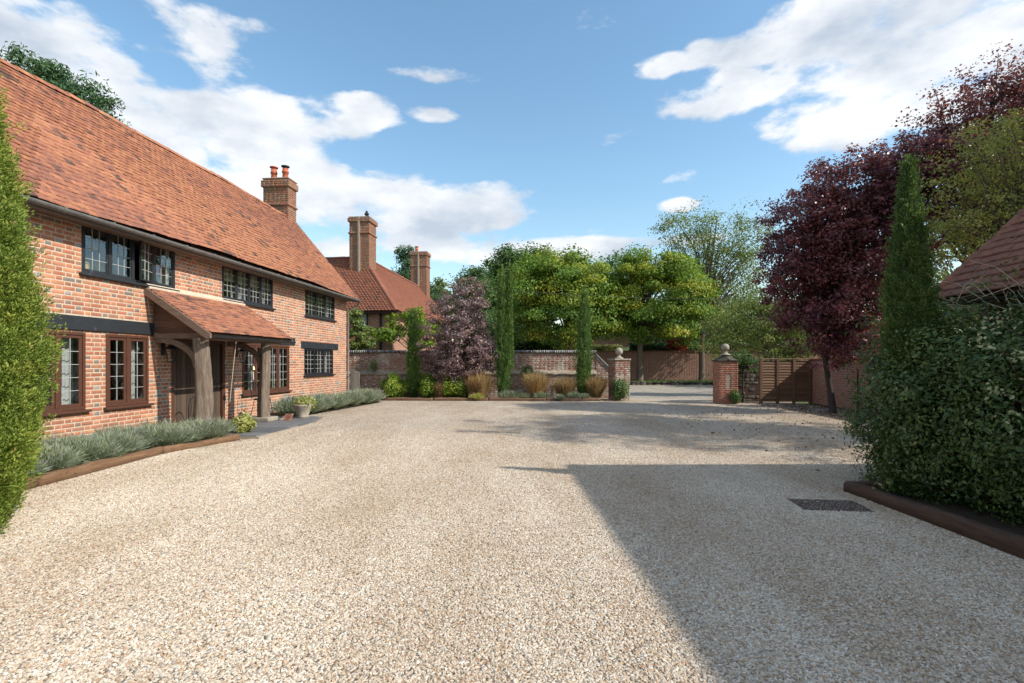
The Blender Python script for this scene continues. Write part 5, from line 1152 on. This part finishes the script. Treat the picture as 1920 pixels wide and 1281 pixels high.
# behind the purple tree and the right hand wall
for (px, py, rx, ry, Z, lab, mt) in ((1480,620,60,60,30,'green tree far behind the fence, left of the purple tree','l_pale'),(1580,600,90,70,32,'green tree hidden behind the purple tree','l_green'),(1700,560,90,110,26,'green tree behind the juniper','l_green'),(1830,520,110,130,22,'green tree behind the mossy roof','l_olive')):
    make_tree('background_tree', lab, 'tree', (at(px,0,Z).x,Z,0), [px_blob(px,py,Z,rx,ry),px_blob(px-rx*.5,py+ry*.4,Z,rx*.6,ry*.5),px_blob(px+rx*.5,py+ry*.35,Z,rx*.6,ry*.5)], 170, 60, .14, .5, M[mt], M['bark'], .14, flat=.7)
ZP = 14.65
make_tree('purple_tree','large dark purple leaved tree on a thin leaning trunk by the brick wall','tree',(at(1562,0,ZP).x,ZP,0),
    [px_blob(1600,380,ZP,95,90,1.5),px_blob(1530,430,ZP,80,85,1.3),px_blob(1490,500,ZP,60,80,1.1),px_blob(1580,520,ZP,100,100,1.5),px_blob(1660,440,ZP,90,110,1.4),px_blob(1530,600,ZP,72,60,1.1),px_blob(1610,620,ZP,60,50,1.),px_blob(1690,330,ZP,60,60,1.2),px_blob(1560,660,ZP,32,45,.5)],
    1080, 88, .08, .27, M['l_purple'], M['bark_d'], .085, nbr=160, inner=.15, spike=.4, flat=.65, tint=.45, top=1.7, lean=(-.25,0))
ZQ = 13.2
make_tree('purple_tree','taller purple leaved tree behind the mossy roof at the right edge','tree',(12.2,ZQ,0),
    [px_blob(1790,280,ZQ,80,80,1.3),px_blob(1850,220,ZQ,80,85,1.3),px_blob(1930,240,ZQ,90,110,1.4),px_blob(1740,330,ZQ,60,60,1.),px_blob(1850,350,ZQ,110,100,1.4),px_blob(2000,200,ZQ,90,110,1.4),],
    700, 66, .08, .28, M['l_purple'], M['bark_d'], .14, nbr=140, inner=.15, spike=.4, flat=.65, tint=.5, top=3.2)
ZY = 9.9
make_tree('olive_leaved_tree','airy yellow green tree in front of the taller purple tree','tree',(9.9,ZY,0),
    [px_blob(1880,300,ZY,95,80,.9),px_blob(1830,380,ZY,85,70,.9),px_blob(1790,450,ZY,55,60,.7),px_blob(1900,420,ZY,90,60,.8),px_blob(1960,260,ZY,90,90,1)],
    300, 50, .05, .24, M['l_olive'], M['bark'], .09, nbr=120, inner=.1, spike=.4, flat=.5, tint=.5, top=2.6)
make_tree('courtyard_tree','light leaved tree beyond the outbuilding, just outside the right edge','tree',(12.2,8.2,0),
    [(11.7,7.4,8.6,2.0,1.7,1.4),(13.0,8.8,8.2,2.0,1.7,1.5),(12.2,6.6,6.6,1.9,1.4,1.4),(14.4,9.2,9.3,1.8,1.6,1.2),(14.2,8.2,6.8,1.8,1.5,1.3)], 420, 110, .08, .36, M['l_olive'], M['bark'], .14, nbr=60, inner=.2, flat=.5, top=2.6)
make_tree('red_leaved_shrub','red autumn shrub behind the brick wall beside the juniper','shrub',(at(1615,0,13.6).x+1.2,15.5,0),
    [px_blob(1600,632,16,42,26,.5),px_blob(1632,640,16,20,28,.4)], 90, 34, .09, .2, M['l_red'], M['bark_d'], .04, nbr=20, top=1.2)
make_tree('red_leaved_shrub','small red shrub above the far wall between the tree trunks','shrub',(at(1270,0,37.3).x,37.3,1.9),
    [px_blob(1272,645,37.3,19,13,.4)], 60, 44, .13, .25, M['l_red'], M['bark_d'], .04, nbr=10, top=.5)
make_tree('climber', 'dark climber hanging over the stone wall by the fence', 'climber', (8.45,18.75,0), [(8.35,18.8,1.65,.5,.35,.25),(8.7,18.7,1.4,.3,.3,.3),(8.05,18.6,1.2,.16,.2,.4)], 70, 40, .06, .15, M['l_green'], M['bark_d'], .03, nbr=10, top=1.0)
# conifer behind the roof
make_tree('tall_conifer','blue green conifer rising behind the roof at top left','tree',(-15.0,16.0,0),
    [px_blob(60,150,16,60,38,1.2),px_blob(120,165,16,40,36,1.1),px_blob(170,195,16,34,24,1.),px_blob(10,170,16,60,50,1.4),px_blob(60,260,16,140,80,1.8)], 230, 120, .14, .42, M['l_pine'], M['bark'], .3, nbr=40, flat=.6, inner=.3, tpl=SPRAY, asp=(.5,1,1), upb=.1)
make_tree('tall_conifer','small conifer tip just showing over the ridge left of the chimney','tree',(at(222,0,17).x,17,0),
    [px_blob(222,240,17,9,14,.3),px_blob(222,300,17,40,50,.8)], 60, 90, .12, .3, M['l_pine'], M['bark'], .15, tpl=SPRAY, asp=(.5,1,1), upb=.1)
make_tree('tall_conifer','dark conifer behind the neighbour house between its chimneys','tree',(at(762,0,42).x,42,0),
    [px_blob(762,490,42,16,26),px_blob(765,540,42,26,40),px_blob(800,560,42,25,30)], 150, 80, .22, .5, M['l_pine'], M['bark'], .2, tpl=SPRAY, asp=(.6,1,1), upb=.1)
make_tree('far_tree','olive tree behind the far gable of the neighbour house','tree',(at(822,0,44).x,44,0),
    [px_blob(822,545,44,16,22),px_blob(835,590,44,30,36)], 120, 60, .2, .5, M['l_pale'], M['bark'], .2)
# distant wood closes the horizon
n = 26000; a = rng.uniform(-1.3,1.3,n); dist = 95+rng.random(n)*14; hgt = 5+2.2*np.sin(a*17)+1.6*np.sin(a*41+1)+rng.normal(0,.4,n)
P = np.stack([np.sin(a)*dist, np.cos(a)*dist, np.abs(rng.random(n))**.8*hgt],1)
tag(inst('distant_wood', LEAF[0], LEAF[1], P, rot_leaf(np.tile([[0,-1.,.5]],(n,1))), rng.uniform(.7,1.5,n), rng.random(n), M['l_green']), 'distant green woodland closing the horizon', 'wood', kind='stuff')

# overhead cable
a_ = at(925,541,30); b_ = at(1480,560,30); pts = [tuple(a_.lerp(b_, t) - Vector((0,0,.25*4*t*(1-t)))) for t in [i/16 for i in range(17)]]
a2 = at(800,536,30); pts = [tuple(a2)] + pts[1:] 
cb = MB().tube([tuple(Vector(pts[0]))]+pts[1:], .006, 5).build('overhead_cable', M['greywood']); tag(cb, 'thin pale overhead cable crossing in front of the round trees', 'cable')
# fallen leaves near the wall and under the bush
n = 3800; x = np.concatenate([rng.uniform(8.3,10.2,2600), 9-5*rng.random(1200)**1.8]); y = np.concatenate([rng.uniform(10,17.6,2600), rng.uniform(5,16,1200)])
P = np.stack([x,y,np.full(n,.018)+rng.random(n)*.012],1)
tag(inst('fallen_leaves', LEAF[0], LEAF[1], P, rot_leaf(np.tile([[0,0,1.]],(n,1)),.35), rng.uniform(.03,.075,n), rng.random(n), M['l_brown']), 'brown fallen leaves scattered on the gravel towards the brick wall', 'leaves', kind='stuff')
tri = sum(len(o.data.polygons)*2 for o in bpy.data.objects if o.type == 'MESH'); print('approx tris', tri, 'objects', len(bpy.data.objects))
